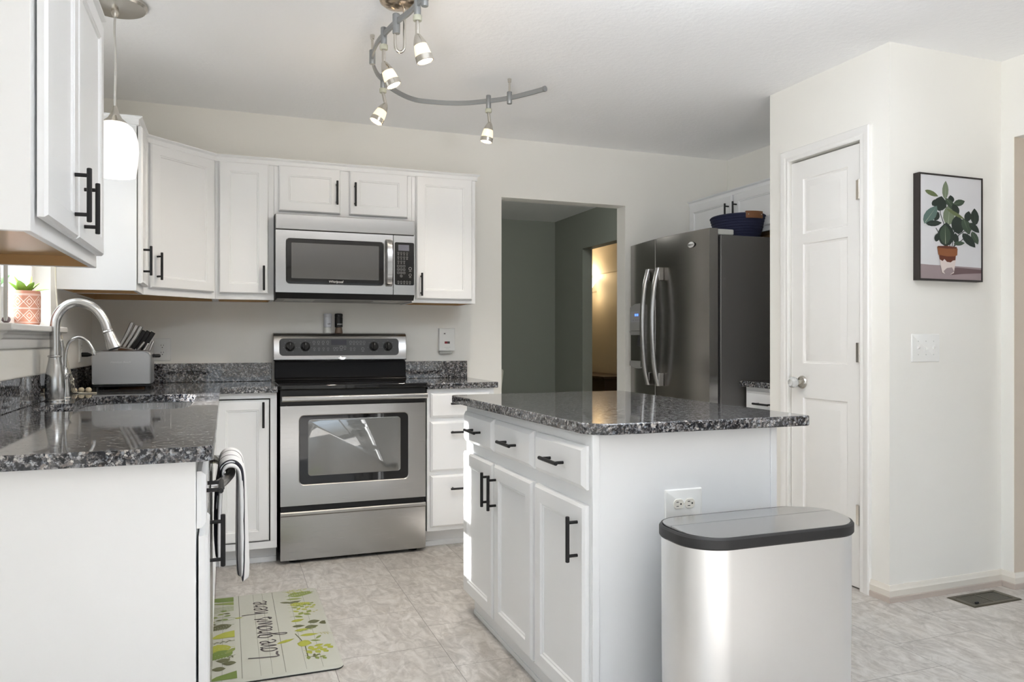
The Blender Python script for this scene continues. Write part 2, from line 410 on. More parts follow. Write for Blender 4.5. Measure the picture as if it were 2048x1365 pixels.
# window over the sink, with stool, apron, sash and muntins
wm = MB()
for a in ((XL - .125, XL - .06, WY0, WY0 + .035, WZ0, WZ1), (XL - .125, XL - .06, WY1 - .035, WY1, WZ0, WZ1), (XL - .125, XL - .06, WY0, WY1, WZ1 - .04, WZ1),
          (XL - .125, XL - .06, WY0, WY1, WZ0, WZ0 + .045), (XL - .12, XL - .075, WY0, WY1, 1.68, 1.72)): wm.box(*a)
win = struct('window_1', wm, TRIM, bevel=.003)
for y in (3.23,): B(XL - .105, XL - .09, y - .009, y + .009, WZ0 + .02, WZ1 - .02).build('muntin', TRIM, win)
B(XL - .099, XL - .096, WY0 + .01, WY1 - .01, WZ0 + .02, WZ1 - .02).build('pane', GLASS, win)
st = MB()
st.prism([(XL - .075, WY0 + .002), (XL + .001, WY0 + .002), (XL + .001, 2.76), (XL + .055, 2.76), (XL + .055, 3.64), (XL + .001, 3.64), (XL + .001, WY1 - .002), (XL - .075, WY1 - .002)], WZ0 - .012, WZ0 + .012)
st.build('stool', TRIM, win, bevel=.005)
ap = MB(); pr_ = [(0, 1.12), (.010, 1.12), (.014, 1.128), (.014, 1.15), (.022, 1.156), (.022, 1.166), (.034, 1.172), (.034, 1.1778), (0, 1.1778)]
ap.loft([[(XL + a, y, z) for a, z in pr_] for y in (2.79, 3.63)]); ap.build('apron', TRIM, win)
# windows behind the camera
for nm, (x0, x1, y0, y1, z0, z1), ax in (('window_2', (XL - .10, XL - .04, -3.8, .45, .02, 2.1), 'X'), ('window_3', (-.4, 4.0, -5.57, -5.51, .25, 2.25), 'Y'), ('window_4', (7.11, 7.17, -.6, 1.8, .2, 2.2), 'X')):
    m = MB(); a0, a1 = (y0, y1) if ax == 'X' else (x0, x1)
    for c in ((a0, a0 + .06), (a1 - .06, a1), ((a0 + a1) / 2 - .05, (a0 + a1) / 2 + .05)):
        m.box(x0, x1, c[0], c[1], z0, z1) if ax == 'X' else m.box(c[0], c[1], y0, y1, z0, z1)
    for c in ((z0, z0 + .07), (z1 - .07, z1)): m.box(x0, x1, y0, y1, *c)
    w = struct(nm, m, TRIM)
    g = B((x0 + x1) / 2 - .003, (x0 + x1) / 2 + .003, y0, y1, z0, z1) if ax == 'X' else B(x0, x1, (y0 + y1) / 2 - .003, (y0 + y1) / 2 + .003, z0, z1)
    g.build('pane', GLASS, w)

# pantry door: casing (trim), slab with three raised panels, hinges, glass knob
cs = MB()
prof = [(0, 0), (0, .012), (.006, .015), (.020, .013), (.028, .017), (.052, .019), (.057, .015), (.057, 0)]
for (p0, p1, p2, p3) in (((DY0 - .0035, 0), (DY0 - .0035, DZ + .0035), (DY1 + .0035, DZ + .0035), (DY1 + .0035, 0)),):
    path = [p0, p1, p2, p3]; outs = [(-1, 0), (-1, 1), (1, 1), (1, 0)]
    cs.loft([[(XP - d, y + ox * a, z + oz * a) for a, d in prof] for (y, z), (ox, oz) in zip(path, outs)])
struct('trim_3', cs, TRIM, ang=25)
dm = LB(frame((XP + .038, DY1, 0), (0, -1, 0))); dw = DY1 - DY0; dh = DZ - .008
T = .034
us = [0, .084, dw - .084, dw]; pz = [(.25, .86), (1.033, 1.634), (1.685, 1.962)]
zs = [.008] + [z for p in pz for z in p] + [dh]
for i in range(3):
    for j in range(len(zs) - 1):
        if i == 1 and j % 2 == 1:
            u0, u1, v0, v1 = us[1], us[2], zs[j], zs[j + 1]
            dm.loft([[(u0 + a, v0 + a, d), (u1 - a, v0 + a, d), (u1 - a, v1 - a, d), (u0 + a, v1 - a, d)] for a, d in ((0, T), (.004, T - .006), (.012, T - .008), (.016, T - .007), (.045, T - .001), (.047, T - .001))], True, False, True)
        else:
            dm.poly([(us[i], zs[j], T), (us[i + 1], zs[j], T), (us[i + 1], zs[j + 1], T), (us[i], zs[j + 1], T)])
dm.poly([(0, .008, 0), (0, dh, 0), (dw, dh, 0), (dw, .008, 0)])
for a, b in (((0, .008), (0, dh)), ((0, dh), (dw, dh)), ((dw, dh), (dw, .008)), ((dw, .008), (0, .008))):
    dm.poly([(*a, 0), (*b, 0), (*b, T), (*a, T)])
bmesh.ops.remove_doubles(dm.bm, verts=dm.bm.verts, dist=1e-5)
door = struct('door_1', dm, TRIM, ang=20)
for z in (1.841, 1.092, .345):
    h = MB(); h.tube([(XP - .008, DY0 + .002, z - .045), (XP - .008, DY0 + .002, z + .045)], .0075, 10)
    h.box(XP - .004, XP + .004, DY0 + .003, DY0 + .026, z - .045, z + .045)
    h.build('hinge', NICKEL, door)
kn = MB(); kn.lathe([(.033, 0), (.033, .004), (.028, .010), (.013, .014), (.011, .030), (.015, .034), (0.0005, .034)], (XP + .004, 3.075, .937), 28, (-1, 0, 0))
kn.build('knob_rose', NICKEL, door)
kg = MB(); kg.lathe([(.012, 0), (.020, .004), (.027, .014), (.029, .024), (.027, .034), (.018, .042), (.006, .045), (.0005, .045)], (XP - .030, 3.075, .937), 10, (-1, 0, 0))
kg.build('knob', mat('knob_glass', (.92, .94, .94), .05, 0, Transmission_Weight=.55, IOR=1.5), door, ang=10)

# ------------------------------------------------------------------ cabinets
def pull(parent, M, u, v, horiz=False, L=.132, name='handle'):
    """bar pull centred at (u,v) on the face w=0 of M"""
    m = LB(M); d = .031; h = L / 2; s = .048
    a = (lambda t: (u + t, v)) if horiz else (lambda t: (u, v + t))
    m.tube([(*a(-h), d), (*a(-h + .0015), d), (*a(h - .0015), d), (*a(h), d)], [.0045, .006, .006, .0045], 12)
    for t in (-s, s): m.tube([(*a(t), 0), (*a(t), d)], .0048, 10)
    o = m.build(name, BLACK, parent, ang=40); return o
SHAKER = [(0, 0), (0, .013), (.006, .0195), (.050, .0195), (.053, .0165), (.057, .0165), (.060, .012), (.066, .0115)]
SLAB = [(0, 0), (0, .010), (.011, .0195)]
def door(parent, M, w, h, hand=None, rings=SHAKER, name='door'):
    """M: lower left back corner of the door leaf"""
    m = LB(M); m.rings(w, h, rings); d = m.build(name, CAB, parent, ang=20)
    if hand:
        u, v, hz = hand; pull(d, M @ Matrix.Translation((0, 0, rings[2][1])), u, v, hz)
    return d
def at(M, u, v, w=0): return M @ Matrix.Translation((u, v, w))

UZ0, UZ1, UD = 1.366, 2.129, .305
def upper(label, poly, fronts, z0=UZ0, skirt=.034, group='white wall cabinets'):
    """poly: plan outline, wall side first; carcass with a recessed raw wood underside and a small top moulding"""
    cx = sum(p[0] for p in poly) / len(poly); cy = sum(p[1] for p in poly) / len(poly)
    t = thing('wall_cabinet', label, 'cabinet', (cx, cy, z0), group)
    def inset(p, d):
        q = []; n = len(p)
        for i in range(n):
            a, b, c = Vector(p[i - 1]), Vector(p[i]), Vector(p[(i + 1) % n])
            e0, e1 = (b - a).normalized(), (c - b).normalized(); n0, n1 = Vector((-e0.y, e0.x)), Vector((-e1.y, e1.x))
            k = (n0 + n1) / (1 + n0.dot(n1)); q.append(tuple(b + k * d))
        return q
    inn = inset(poly, .016); inn2 = inset(poly, .0185)
    m = MB(); V = lambda pl, z: [m.v((x, y, z)) for x, y in pl]
    a, b, c, d = V(poly, UZ1 - .002), V(poly, z0), V(inn, z0), V(inn, z0 + skirt); n = len(poly)
    m.f(a)
    for p, q in ((a, b), (b, c), (c, d)):
        for i in range(n): j = (i + 1) % n; m.f([p[i], p[j], q[j], q[i]])
    m.f(d); m.build('body', CAB, t, bevel=.0015)
    m = MB(); V = lambda pl, z: [m.v((x, y, z)) for x, y in pl]
    a, b, c, d = V(inn, z0 + .002), V(inn2, z0 + .002), V(inn2, z0 + skirt - .002), V(inn, z0 + skirt - .001)
    for p, q in ((a, b), (b, c)):
        for i in range(n): j = (i + 1) % n; m.f([p[i], p[j], q[j], q[i]])
    m.f(c); m.build('underside', WOODC, t)['label'] = 'raw wood underside'
    return t
def crown(parent, pts):
    """moulding strip along the top front: polyline whose left-hand side is the room"""
    prof = [(0, UZ1 - .036), (.010, UZ1 - .034), (.010, UZ1 - .012), (.024, UZ1 - .004), (.024, UZ1 + .001), (0, UZ1 + .001)]
    mb = MB(); rings = []
    for i, p in enumerate(pts):
        p = Vector((*p, 0)); d0 = (p - Vector((*pts[i - 1], 0))).normalized() if i else None
        d1 = (Vector((*pts[i + 1], 0)) - p).normalized() if i < len(pts) - 1 else None
        n = [Vector((d.y, -d.x, 0)) for d in (d0, d1) if d]; nn = n[0] + n[-1]; nn = nn / nn.dot(n[0])
        rings.append([p + nn * a + Vector((0, 0, z)) for a, z in prof])
    mb.loft(rings); mb.build('top_moulding', CAB, parent, ang=25)
e = .0008
XF = -.367; YF = YW - UD - .005      # faces of the left run and the back run
# near left cabinet, two doors
t = upper('white two-door wall cabinet in the near left corner, left of the sink window', [(XL + e, 1.769), (XF, 1.769), (XF, 2.60), (XL + e, 2.60)], 2)
M = frame((XF + .005, 1.769, UZ0), (0, 1, 0))
door(t, at(M, .030, .034), .352, .690, (.300, .069 + .032, False)); door(t, at(M, .390, .034), .412, .690, (.070, .069 + .020, False))
crown(t, [(XL + .004, 1.769), (XF, 1.769), (XF, 2.60), (XL + .004, 2.60)])
# narrow cabinet beyond the window
t = upper('narrow white wall cabinet between the sink window and the diagonal corner cabinet', [(XL + e, 3.705), (XF, 3.705), (XF, 4.003), (XL + e, 4.003)], 1)
M = frame((XF + .004, 3.705, UZ0), (0, 1, 0))
door(t, at(M, .014, .034), .270, .694, (.030, .069 + .035, False))
crown(t, [(XL + .004, 3.705), (XF, 3.705), (XF, 4.003)])
# diagonal corner cabinet
DX, DYc = -.0535, YF
t = upper('white diagonal wall cabinet filling the back left corner', [(XL + e, 4.0035), (XF, 4.0035), (DX, DYc), (DX, YW - e), (XL + e, YW - e)], 1)
ud = Vector((DX - XF, DYc - 4.0035, 0)); Ld = ud.length
M = frame((XF, 4.0035, UZ0), ud) ; M = at(M, 0, 0, .003)
door(t, at(M, .026, .034), Ld - .048, .694, (.034, .069 + .035, False))
crown(t, [(XF, 4.0035), (DX, DYc)])
# back run
def backrun(label, x0, x1, z0, doors):
    t = upper(label, [(x0, YW - e), (x0, YF), (x1, YF), (x1, YW - e)], 1, z0)
    M = frame((0, YF - .003, 0), (1, 0, 0))
    for a, b, c, d, hu, hv in doors:
        door(t, at(M, a, c), b - a, d - c, (hu - a, hv - c, False))
    return t
t = backrun('white single-door wall cabinet left of the microwave', DX + .0005, .2437, UZ0, [(-.033, .216, 1.398, 2.096, .190, 1.481)])
crown(t, [(DX, YF), (.244, YF)])
t = backrun('short white two-door wall cabinet above the microwave', .2443, 1.0027, 1.826, [(.269, .596, 1.850, 2.098, .575, 1.962), (.647, .976, 1.850, 2.096, .675, 1.960)])
crown(t, [(.244, YF), (1.003, YF)])
t = backrun('white single-door wall cabinet right of the microwave', 1.0033, 1.388, UZ0, [(1.026, 1.363, 1.388, 2.098, 1.052, 1.470)])
crown(t, [(1.003, YF), (1.388, YF), (1.388, YW - .002)])
# above the refrigerator
t = upper('white two-door wall cabinet above the refrigerator', [(3.409, 3.62), (3.409, YW - e), (3.092, YW - e), (3.092, 3.62)], 1, 1.82)
M = frame((3.089, YW, 1.82), (0, -1, 0))
door(t, at(M, .022, .030), .478, .245, (.452, .125, False)); door(t, at(M, .522, .030), .455, .245, (.034, .125, False))
crown(t, [(3.092, YW - .002), (3.092, 3.62)])

# base cabinets ------------------------------------------------------
CT, CB = .914, .881       # counter top and underside
XB = -.062                # face of the left base run
YBF = 4.075               # face of the back base run
def toe(parent, pts): pass
t = thing('base_cabinet', 'white end base cabinet under the near left counter, blank side to camera', 'cabinet', (-.37, 1.96, 0), 'white base cabinets')
m = MB(); m.box(XL + e, XB, 1.818, 2.108, .10, CB - e); m.box(XL + e, XB - .07, 1.818, 2.108, 0, .10); m.build('body', CAB, t, bevel=.0015)
M = frame((XB + .001, 1.82, 0), (0, 1, 0))
door(t, at(M, .018, .725), .252, .128, (.10, .075, True), SLAB, 'drawer')
door(t, at(M, .018, .12, .004), .252, .588, (.222, .53 - .01, False))
# dishwasher
t = thing('dishwasher', 'stainless dishwasher with bowed bar handle beneath the left counter', 'dishwasher', (-.36, 2.42, 0))
B(XL + .05, XB - .02, 2.114, 2.712, .01, CB - .004).build('body', BLKP, t)
B(XB - .018, XB + .022, 2.118, 2.708, .11, CB - .012).build('door', STEEL, t, bevel=.004)
B(XB + .0225, XB + .0245, 2.15, 2.68, .80, .862).build('control_strip', GLOSSB, t)
B(XL + .1, XB - .05, 2.118, 2.708, 0, .10).build('kick_plate', BLKP, t)
hp = cat([(XB + .022, 2.17, .758), (XB + .040, 2.185, .757), (.000, 2.29, .755), (.014, 2.42, .754), (.000, 2.55, .755), (XB + .040, 2.655, .757), (XB + .022, 2.67, .758)], 8)
m = MB(); m.tube(hp, .0135, 14); m.build('handle', STEEL, t)
# sink base
t = thing('base_cabinet', 'white sink base cabinet beyond the dishwasher, below the faucets', 'cabinet', (-.37, 3.2, 0), 'white base cabinets')
m = MB(); m.box(XL + e, XB, 2.72, 2.738, .10, CB - e); m.box(XL + e, XB, 3.60, 3.62, .10, CB - e); m.box(XB - .02, XB, 2.738, 3.60, .10, CB - e)
m.box(XL + e, XB, 2.738, 3.60, .10, .12); m.box(XL + e, XB - .07, 2.72, 3.62, 0, .10); m.build('body', CAB, t)
M = frame((XB + .001, 2.72, 0), (0, 1, 0))
door(t, at(M, .03, .725), .84, .128, None, SLAB, 'false_drawer')
door(t, at(M, .03, .12), .41, .585, (.375, .52, False)); door(t, at(M, .46, .12), .41, .585, (.035, .52, False))
# corner base, door set in its frame with a dark reveal
t = thing('base_cabinet', 'white corner base cabinet left of the range, door ringed by a dark gap', 'cabinet', (-.2, 4.35, 0), 'white base cabinets')
x0, x1 = XB - .018, .2455
m = MB()
m.box(x0, x1, YBF, YBF + .02, .852, CB - e); m.box(x0, x1, YBF, YBF + .02, .085, .120); m.box(.2135, x1, YBF, YBF + .02, .12, .852); m.box(x0, XB + .005, YBF, YBF + .02, .12, .852)
m.box(XL + e, x1, YBF + .07, YW - .002, 0, .085); m.box(x0 - .02, x1, YBF + .066, YBF + .07, .0, .085); m.box(x0 - .02, x1, YBF + .056, YBF + .066, 0, .028); m.build('body', CAB, t, bevel=.001)
m = MB(); m.box(XL + e, x1, YBF + .021, YW - .003, .087, CB - .002); m.build('cavity_shade', BLKP, t)  # black box stands in for the unlit cabinet interior around the door
m = MB(); m.box(XB - .02, XB, 3.6205, 4.0735, .10, CB - e); m.box(XB - .09, XB - .07, 3.6205, 4.14, 0, .0998); m.build('filler_panel', CAB, t)
M = frame((0, YBF + .012, 0), (1, 0, 0))
door(t, at(M, XB + .011, .1265), .2065 - XB - .011, .719, (.178 - XB - .011, .770 - .1265, False))
# three drawer base right of the range
t = thing('base_cabinet', 'white three-drawer base cabinet right of the range', 'cabinet', (1.24, 4.3, 0), 'white base cabinets')
m = MB(); m.box(1.0345, 1.425, YBF, YW - .002, .095, CB - e); m.box(1.0345, 1.41, YBF + .066, YW - .002, 0, .095); m.box(1.0345, 1.41, YBF + .056, YBF + .066, 0, .028); m.build('body', CAB, t, bevel=.0015)
M = frame((0, YBF, 0), (1, 0, 0))
for z0, z1, hz in ((.724, .858, .80), (.426, .700, .642), (.118, .404, .331)):
    door(t, at(M, 1.052, z0), .345, z1 - z0, (.172, hz - z0, True), SLAB, 'drawer')
# small base beside the refrigerator
t = thing('base_cabinet', 'small white drawer base cabinet between refrigerator and pantry', 'cabinet', (3.1, 3.5, 0), 'white base cabinets')
m = MB(); m.box(2.845, 3.408, 3.318, 3.672, .10, CB - e); m.box(2.915, 3.408, 3.318, 3.672, 0, .10); m.build('body', CAB, t, bevel=.0015)
M = frame((2.844, 3.672, 0), (0, -1, 0))
door(t, at(M, .02, .715), .33, .140, (.165, .075, True), SLAB, 'drawer'); door(t, at(M, .02, .12), .33, .575, (.30, .50, False))
# island
t = thing('island_cabinet', 'white island cabinet with three drawers over three doors', 'cabinet', (1.29, 2.52, 0))
IX0, IX1, IY0, IY1 = .968, 1.606, 1.93, 3.12
m = MB(); m.box(IX0, IX1, IY0, IY1, .085, .880); m.box(IX0 + .017, IX1 - .02, IY0 + .01, 3.04, 0, .085); m.build('body', CAB, t, bevel=.0015)
m = MB(); m.box(IX0 + .010, IX0 + .017, IY0 + .004, 3.043, 0, .055); m.box(IX0 + .006, IX0 + .010, IY0 + .004, 3.043, 0, .02); m.build('base_moulding', CAB, t, bevel=.002)
for a in (IX0 - .0005, IX1 - .022): B(a, a + .0225, IY0 - .006, IY0, .0, .880).build('corner_strip', CAB, t, bevel=.002)
M = frame((IX0 - .0005, IY1, 0), (0, -1, 0))
for a, b in ((.010, .382), (.402, .780), (.806, 1.174)):
    door(t, at(M, a, .720), b - a, .126, ((b - a) / 2, .060, True), [(0, 0), (0, .008), (.014, .0195)], 'drawer')
IS = [(0, 0), (0, .013), (.008, .0195), (.052, .0195), (.056, .014), (.060, .014), (.064, .010), (.069, .0098)]
for (a, b), hu in (((.010, .382), .345), ((.402, .780), .028), ((.806, 1.174), .33)):
    door(t, at(M, a, .080), b - a, .596, (hu, .495, False), IS)

# countertops ---------------------------------------------------------
def top_from(name, outer, hole=None, z0=CB, z1=CT, label='', r=.006):
    c = MB()
    if hole is None: c.prism(outer, z0, z1)
    else:
        # fill between outline and hole, then extrude
        bm = c.bm; es = []
        for P in (outer, hole):
            vs = [bm.verts.new((x, y, z1)) for x, y in P]; es += [bm.edges.new((vs[i], vs[(i + 1) % len(vs)])) for i in range(len(vs))]
        g = bmesh.ops.triangle_fill(bm, use_beauty=True, use_dissolve=False, edges=es)
        fs = [x for x in g['geom'] if isinstance(x, bmesh.types.BMFace)]
        ex = bmesh.ops.extrude_face_region(bm, geom=fs)
        for v in ex['geom']:
            if isinstance(v, bmesh.types.BMVert): v.co.z = z0
    return c
SINK = [tuple(p)[:2] for p in cat([(-.30, 2.832, 0), (-.17, 2.836, 0), (-.122, 2.90, 0), (-.117, 3.2, 0), (-.119, 3.50, 0), (-.17, 3.585, 0), (-.36, 3.592, 0), (-.49, 3.55, 0), (-.532, 3.42, 0), (-.528, 3.24, 0), (-.540, 3.19, 0), (-.590, 3.15, 0), (-.606, 3.06, 0), (-.600, 2.93, 0), (-.52, 2.845, 0)], 5, True)]
t = thing('countertop', 'dark speckled granite counter running from the near left around the back left corner', 'countertop', (-.35, 3.2, CB))
outer = [(XL + e, 1.795)] + [(-.025 - .03 + .03 * math.sin(a), 1.795 + .03 - .03 * math.cos(a)) for a in [R(15 * k) for k in range(7)]] + [(-.025, 4.05), (.2475, 4.05), (.2475, YW - e), (XL + e, YW - e)]
top_from('slab', outer, SINK).build('slab', GRAN, t, bevel=.004)
m = MB(); m.box(XL + e, XL + .021, 1.80, YW - .022, CT + .0005, 1.020); m.build('side_splash', GRAN, t, bevel=.002)
m = MB(); m.box(XL + e, .2475, YW - .021, YW - e, CT + .0005, 1.020); m.build('back_splash', GRAN, t, bevel=.002)
t = thing('countertop', 'short granite counter right of the range with its backsplash', 'countertop', (1.24, 4.33, CB))
B(1.0325, 1.4425, 4.05, YW - e, CB, CT).build('slab', GRAN, t, bevel=.004)
B(1.0325, 1.4280, YW - .021, YW - e, CT + .0005, 1.020).build('back_splash', GRAN, t, bevel=.002)
m = MB(); m.prism(rrect(2.80, 3.408, 3.317, 3.680, .01), CB, CT)
tag(m.build('countertop', GRAN, bevel=.004), 'small granite counter wedged between refrigerator and pantry', 'countertop')
m = MB()
P = []
for (cx, cy, r, a0) in ((.945, 1.897, .085, 195), (1.716, 1.893, .02, 270), (1.738, 3.165, .03, 0), (.907, 3.165, .03, 90)):
    sx_ = 1 if cx < 1.3 else -1; sy_ = 1 if cy < 2.5 else -1
    for k in range(9):
        a = R((180 if (sx_ > 0 and sy_ > 0) else 270 if sy_ > 0 else 0 if sx_ < 0 else 90) + 90 * k / 8)
        P.append((cx + sx_ * r + r * math.cos(a), cy + sy_ * r + r * math.sin(a)))
m.prism(P, .880, .912)
tag(m.build('island_countertop', GRAN, bevel=.004), 'granite top on the white kitchen island', 'countertop')
# sink bowl, hung under the slab
def offs(P, d):
    q = []; n = len(P)
    for i in range(n):
        a, c = Vector(P[i - 1]), Vector(P[(i + 1) % n]); tdir = (c - a).normalized(); q.append((P[i][0] - tdir.y * -d, P[i][1] - tdir.x * d))
    return q
t = MB()
o0 = offs(SINK, .012); i1 = offs(SINK, -.004); i2 = offs(SINK, -.02); i3 = offs(SINK, -.055)
t.loft([[(x, y, CB - .0015) for x, y in o0], [(x, y, CB - .0015) for x, y in SINK], [(x, y, CB - .012) for x, y in SINK], [(x, y, CB - .15) for x, y in i1], [(x, y, CB - .185) for x, y in i2], [(x, y, CB - .195) for x, y in i3]], True, False, True)
tag(t.build('sink', STEELS), 'stainless sink bowl hung beneath the left granite counter', 'sink')

# ------------------------------------------------------------------ range
t = thing('range', 'freestanding stainless range with black glass cooktop against the back wall', 'range', (.64, 4.32, 0))
RX0, RX1, RF = .2585, 1.0215, 4.044
m = MB(); m.box(RX0 + .004, RX1 - .004, RF + .022, 4.612, .03, .894); m.build('body', BLKP, t)
m = MB(); m.prism(rrect(.2505, 1.0285, 4.022, 4.53, .012), .8955, .919); m.build('cooktop', GLOSSB, t, bevel=.004)
m = MB(); m.box(RX0 + .001, RX1 - .001, RF + .002, RF + .022, .812, .8950); m.build('vent_trim', BLKP, t, bevel=.003)
# backguard: black riser, steel shell with dark control panel
m = MB(); m.loft([[(x, y, z) for y, z in ((4.612, .9195), (4.505, .9195), (4.51, .928), (4.53, .934), (4.543, 1.015), (4.54, 1.030), (4.612, 1.030))] for x in (RX0 + .003, RX1 - .003)]); m.build('riser', RISER, t, bevel=.003)
sh = MB(); sh.loft([[(x, y, z) for y, z in ((4.613, 1.031), (4.540, 1.031), (4.536, 1.036), (4.546, 1.172), (4.556, 1.186), (4.570, 1.192), (4.613, 1.192))] for x in (RX0 - .004, RX0, RX1, RX1 + .004)])
shell = sh.build('backguard', STEEL, t, bevel=.003)
tilt = frame((0, 4.5355, 1.036), (1, 0, 0), Vector((0, .010, .136)).normalized())
PRINT = mat('grey_print', (.30, .30, .31), .5)
def marks(m, rows, w):
    for x, z, r in rows:
        n = 12; m.loft([[(x + q * math.cos(2 * math.pi * k / n), z + q * math.sin(2 * math.pi * k / n), w) for k in range(n)] for q in (r, r * .78)], True, False, False)
        m.box(x - r * .8, x + r * .8, z - r - .0065, z - r - .0045, w - .0001, w)
m = LB(tilt); m.loft([[(x, z, w) for x, z in rrect(.287, .978, .024, .124, .022)] for w in (0, .0022)]); m.mi = 1
marks(m, [(.480 + .026 * i, .102, .0075) for i in range(4)] + [(.482 + .026 * i, .065, .006) for i in range(4)] + [(.69 + .020 * i, .102, .0075) for i in range(5)] + [(.692, .065, .006), (.712, .065, .006), (.762, .062, .009), (.636, .071, .010), (.657, .072, .007), (.596, .066, .007), (.612, .066, .007)], .0024)
for x in (.345, .431, .828, .912):
    for a in range(-60, 241, 50): m.box(x + .036 * math.cos(R(a)) - .002, x + .036 * math.cos(R(a)) + .002, .077 + .034 * math.sin(R(a)) - .0007, .077 + .034 * math.sin(R(a)) + .0007, .0021, .0024)
cp = m.build('control_panel', [DARKP, PRINT], t)
for x in (.345, .431, .828, .912):
    m = LB(tilt); m.lathe([(.0275, .0022), (.0265, .006), (.024, .0075)], (x, .077, 0), 28); m.lathe([(.0215, .0022), (.020, .022), (.018, .024)], (x, .077, 0), 28); m.box(x - .0055, x + .0055, .077 - .021, .077 + .021, .0235, .033)
    kb = m.build('knob', GLOSSB, cp, bevel=.001)
    m = LB(tilt); m.box(x - .0008, x + .0008, .083, .096, .033, .0333); m.build('pointer', LGREYP, kb)
m = LB(tilt); m.box(.578, .666, .086, .116, .0022, .0028); m.build('clock_display', mat('dim_display', (.045, .045, .06), .15), cp)
bd = LB(tilt); bd.lathe([(.024, 0), (.024, .002), (.021, .003)], (.642, .0085, 0), 28)
for v in bd.bm.verts: v.co.z = 1.0445 + (v.co.z - 1.0445) * .42
bd.build('oval_badge', CHROME, shell)
# oven door
dr = MB(); X0, X1, Z0, Z1 = RX0 + .002, RX1 - .002, .297, .8105; wx0, wx1, wz0, wz1 = .357, .922, .405, .757
rr = lambda d, y, r: [(x, y, z) for x, z in rrect(wx0 - d, wx1 + d, wz0 - d, wz1 + d, r, 6)]
def ringface(mb, X0, X1, Z0, Z1, y, inner):
    """flat face between a rectangle and a rounded inner outline (list of 3d points, starting lower left)"""
    n = len(inner); q = n // 4; I = [mb.v(p) for p in inner]; C = [mb.v(p) for p in ((X0, y, Z0), (X1, y, Z0), (X1, y, Z1), (X0, y, Z1))]
    for k in range(4):
        for i in range(k * q, (k + 1) * q - 1): mb.f([C[k], I[i + 1], I[i]])
        a, b = I[(k + 1) * q - 1], I[((k + 1) * q) % n]; mb.f([C[k], C[(k + 1) % 4], b, a])
    return I, C
I, C = ringface(dr, X0, X1, Z0, Z1, RF, rr(0.006, RF, .028))
J = [dr.v(p) for p in rr(0.001, RF + .004, .024)]; n = len(I)
for i in range(n): dr.f([I[i], I[(i + 1) % n], J[(i + 1) % n], J[i]])
Bk = [dr.v(p) for p in ((X0, RF + .02, Z0), (X1, RF + .02, Z0), (X1, RF + .02, Z1), (X0, RF + .02, Z1))]
for k in range(4): dr.f([C[k], C[(k + 1) % 4], Bk[(k + 1) % 4], Bk[k]])
od = dr.build('oven_door', STEEL, t, ang=30)
m = MB(); m.loft([rr(.0012, RF + .003, .024), rr(.0012, RF + .006, .024)]); m.build('window_border', GLOSSB, od)
rr2 = [(x, RF + .0027, z) for x, z in rrect(.398, .882, .447, .738, .016)]
rr3 = [(x, RF + .0017, z) for x, z in rrect(.401, .879, .450, .735, .014)]
OVW = mat('oven_window', (.10, .105, .105), .03, .0); OVW.node_tree.nodes['Principled BSDF'].inputs['IOR'].default_value = 2.6
m = MB(); m.loft([rr2, rr3]); m.build('oven_window', OVW, od)
m = MB(); m.loft([[(x, y, z) for y, z in ((3.998, .836), (3.992, .842), (3.992, .858), (3.998, .864), (4.012, .864), (4.012, .836))] for x in (RX0 + .006, RX1 - .001)])
for x in (RX0 + .03, RX1 - .03): m.box(x - .012, x + .012, 4.012, RF + .003, .838, .862)
m.build('oven_handle', STEEL, t, bevel=.002)
m = MB(); m.loft([[(x, y, z) for y, z in ((RF + .02, .018), (RF, .018), (RF, .243), (RF - .008, .250), (RF - .008, .262), (RF - .003, .268), (RF + .02, .268))] for x in (X0, X1)]); m.build('storage_drawer', STEEL, t, bevel=.0015)
for x in (.33, .96):
    for y in (4.10, 4.52):
        m = MB(); m.lathe([(.024, 0.0005), (.026, .006), (.022, .012), (.012, .014), (.012, .0295)], (x, y, 0), 16); m.build('foot', BLKP, t)

# shakers on the backguard
for x, lab, body, base, col, txt, tx in ((.5637, 'white salt shaker on top of the range backguard', mat('white_enamel', (.72, .74, .80), .35), mat('salt', (.80, .80, .77), .4), (.03, .03, .05), 'salt', .006),
                                    (.628, 'black pepper shaker on top of the range backguard', mat('black_enamel', (.012, .012, .013), .4), mat('pepper', (.17, .115, .08), .5), (.8, .8, .8), 'pepper', .006)):
    y, z = 4.588, 1.1922
    s = thing('spice_shaker', lab, 'shaker', (x, y, z), 'spice shakers on the range')
    m = MB(); m.lathe([(.0228, 0), (.0228, .004), (.0205, .022), (.0185, .033)], (x, y, z), 28); m.build('glass_base', base, s)
    m = MB(); m.lathe([(.0195, .0335), (.0232, .036), (.0232, .093)], (x, y, z), 28); m.build('sleeve', body, s)
    m = MB(); m.lathe([(.0215, .0935), (.0222, .096), (.0235, .098), (.0235, .111), (.0215, .1145), (.014, .116)], (x, y, z), 28); m.build('lid', body, s)
    m = text_mb(txt, .0145 if txt == 'salt' else .0125, frame((x + tx, y - .0234, z + .050), (1, 0, 0)))
    for v in m.bm.verts:
        a = (v.co.x - x) / .0234; v.co.x = x + .0234 * math.sin(a); v.co.y += .0234 * (1 - math.cos(a))
    m.build('lettering', mat(txt + '_letters', col, .5), s)

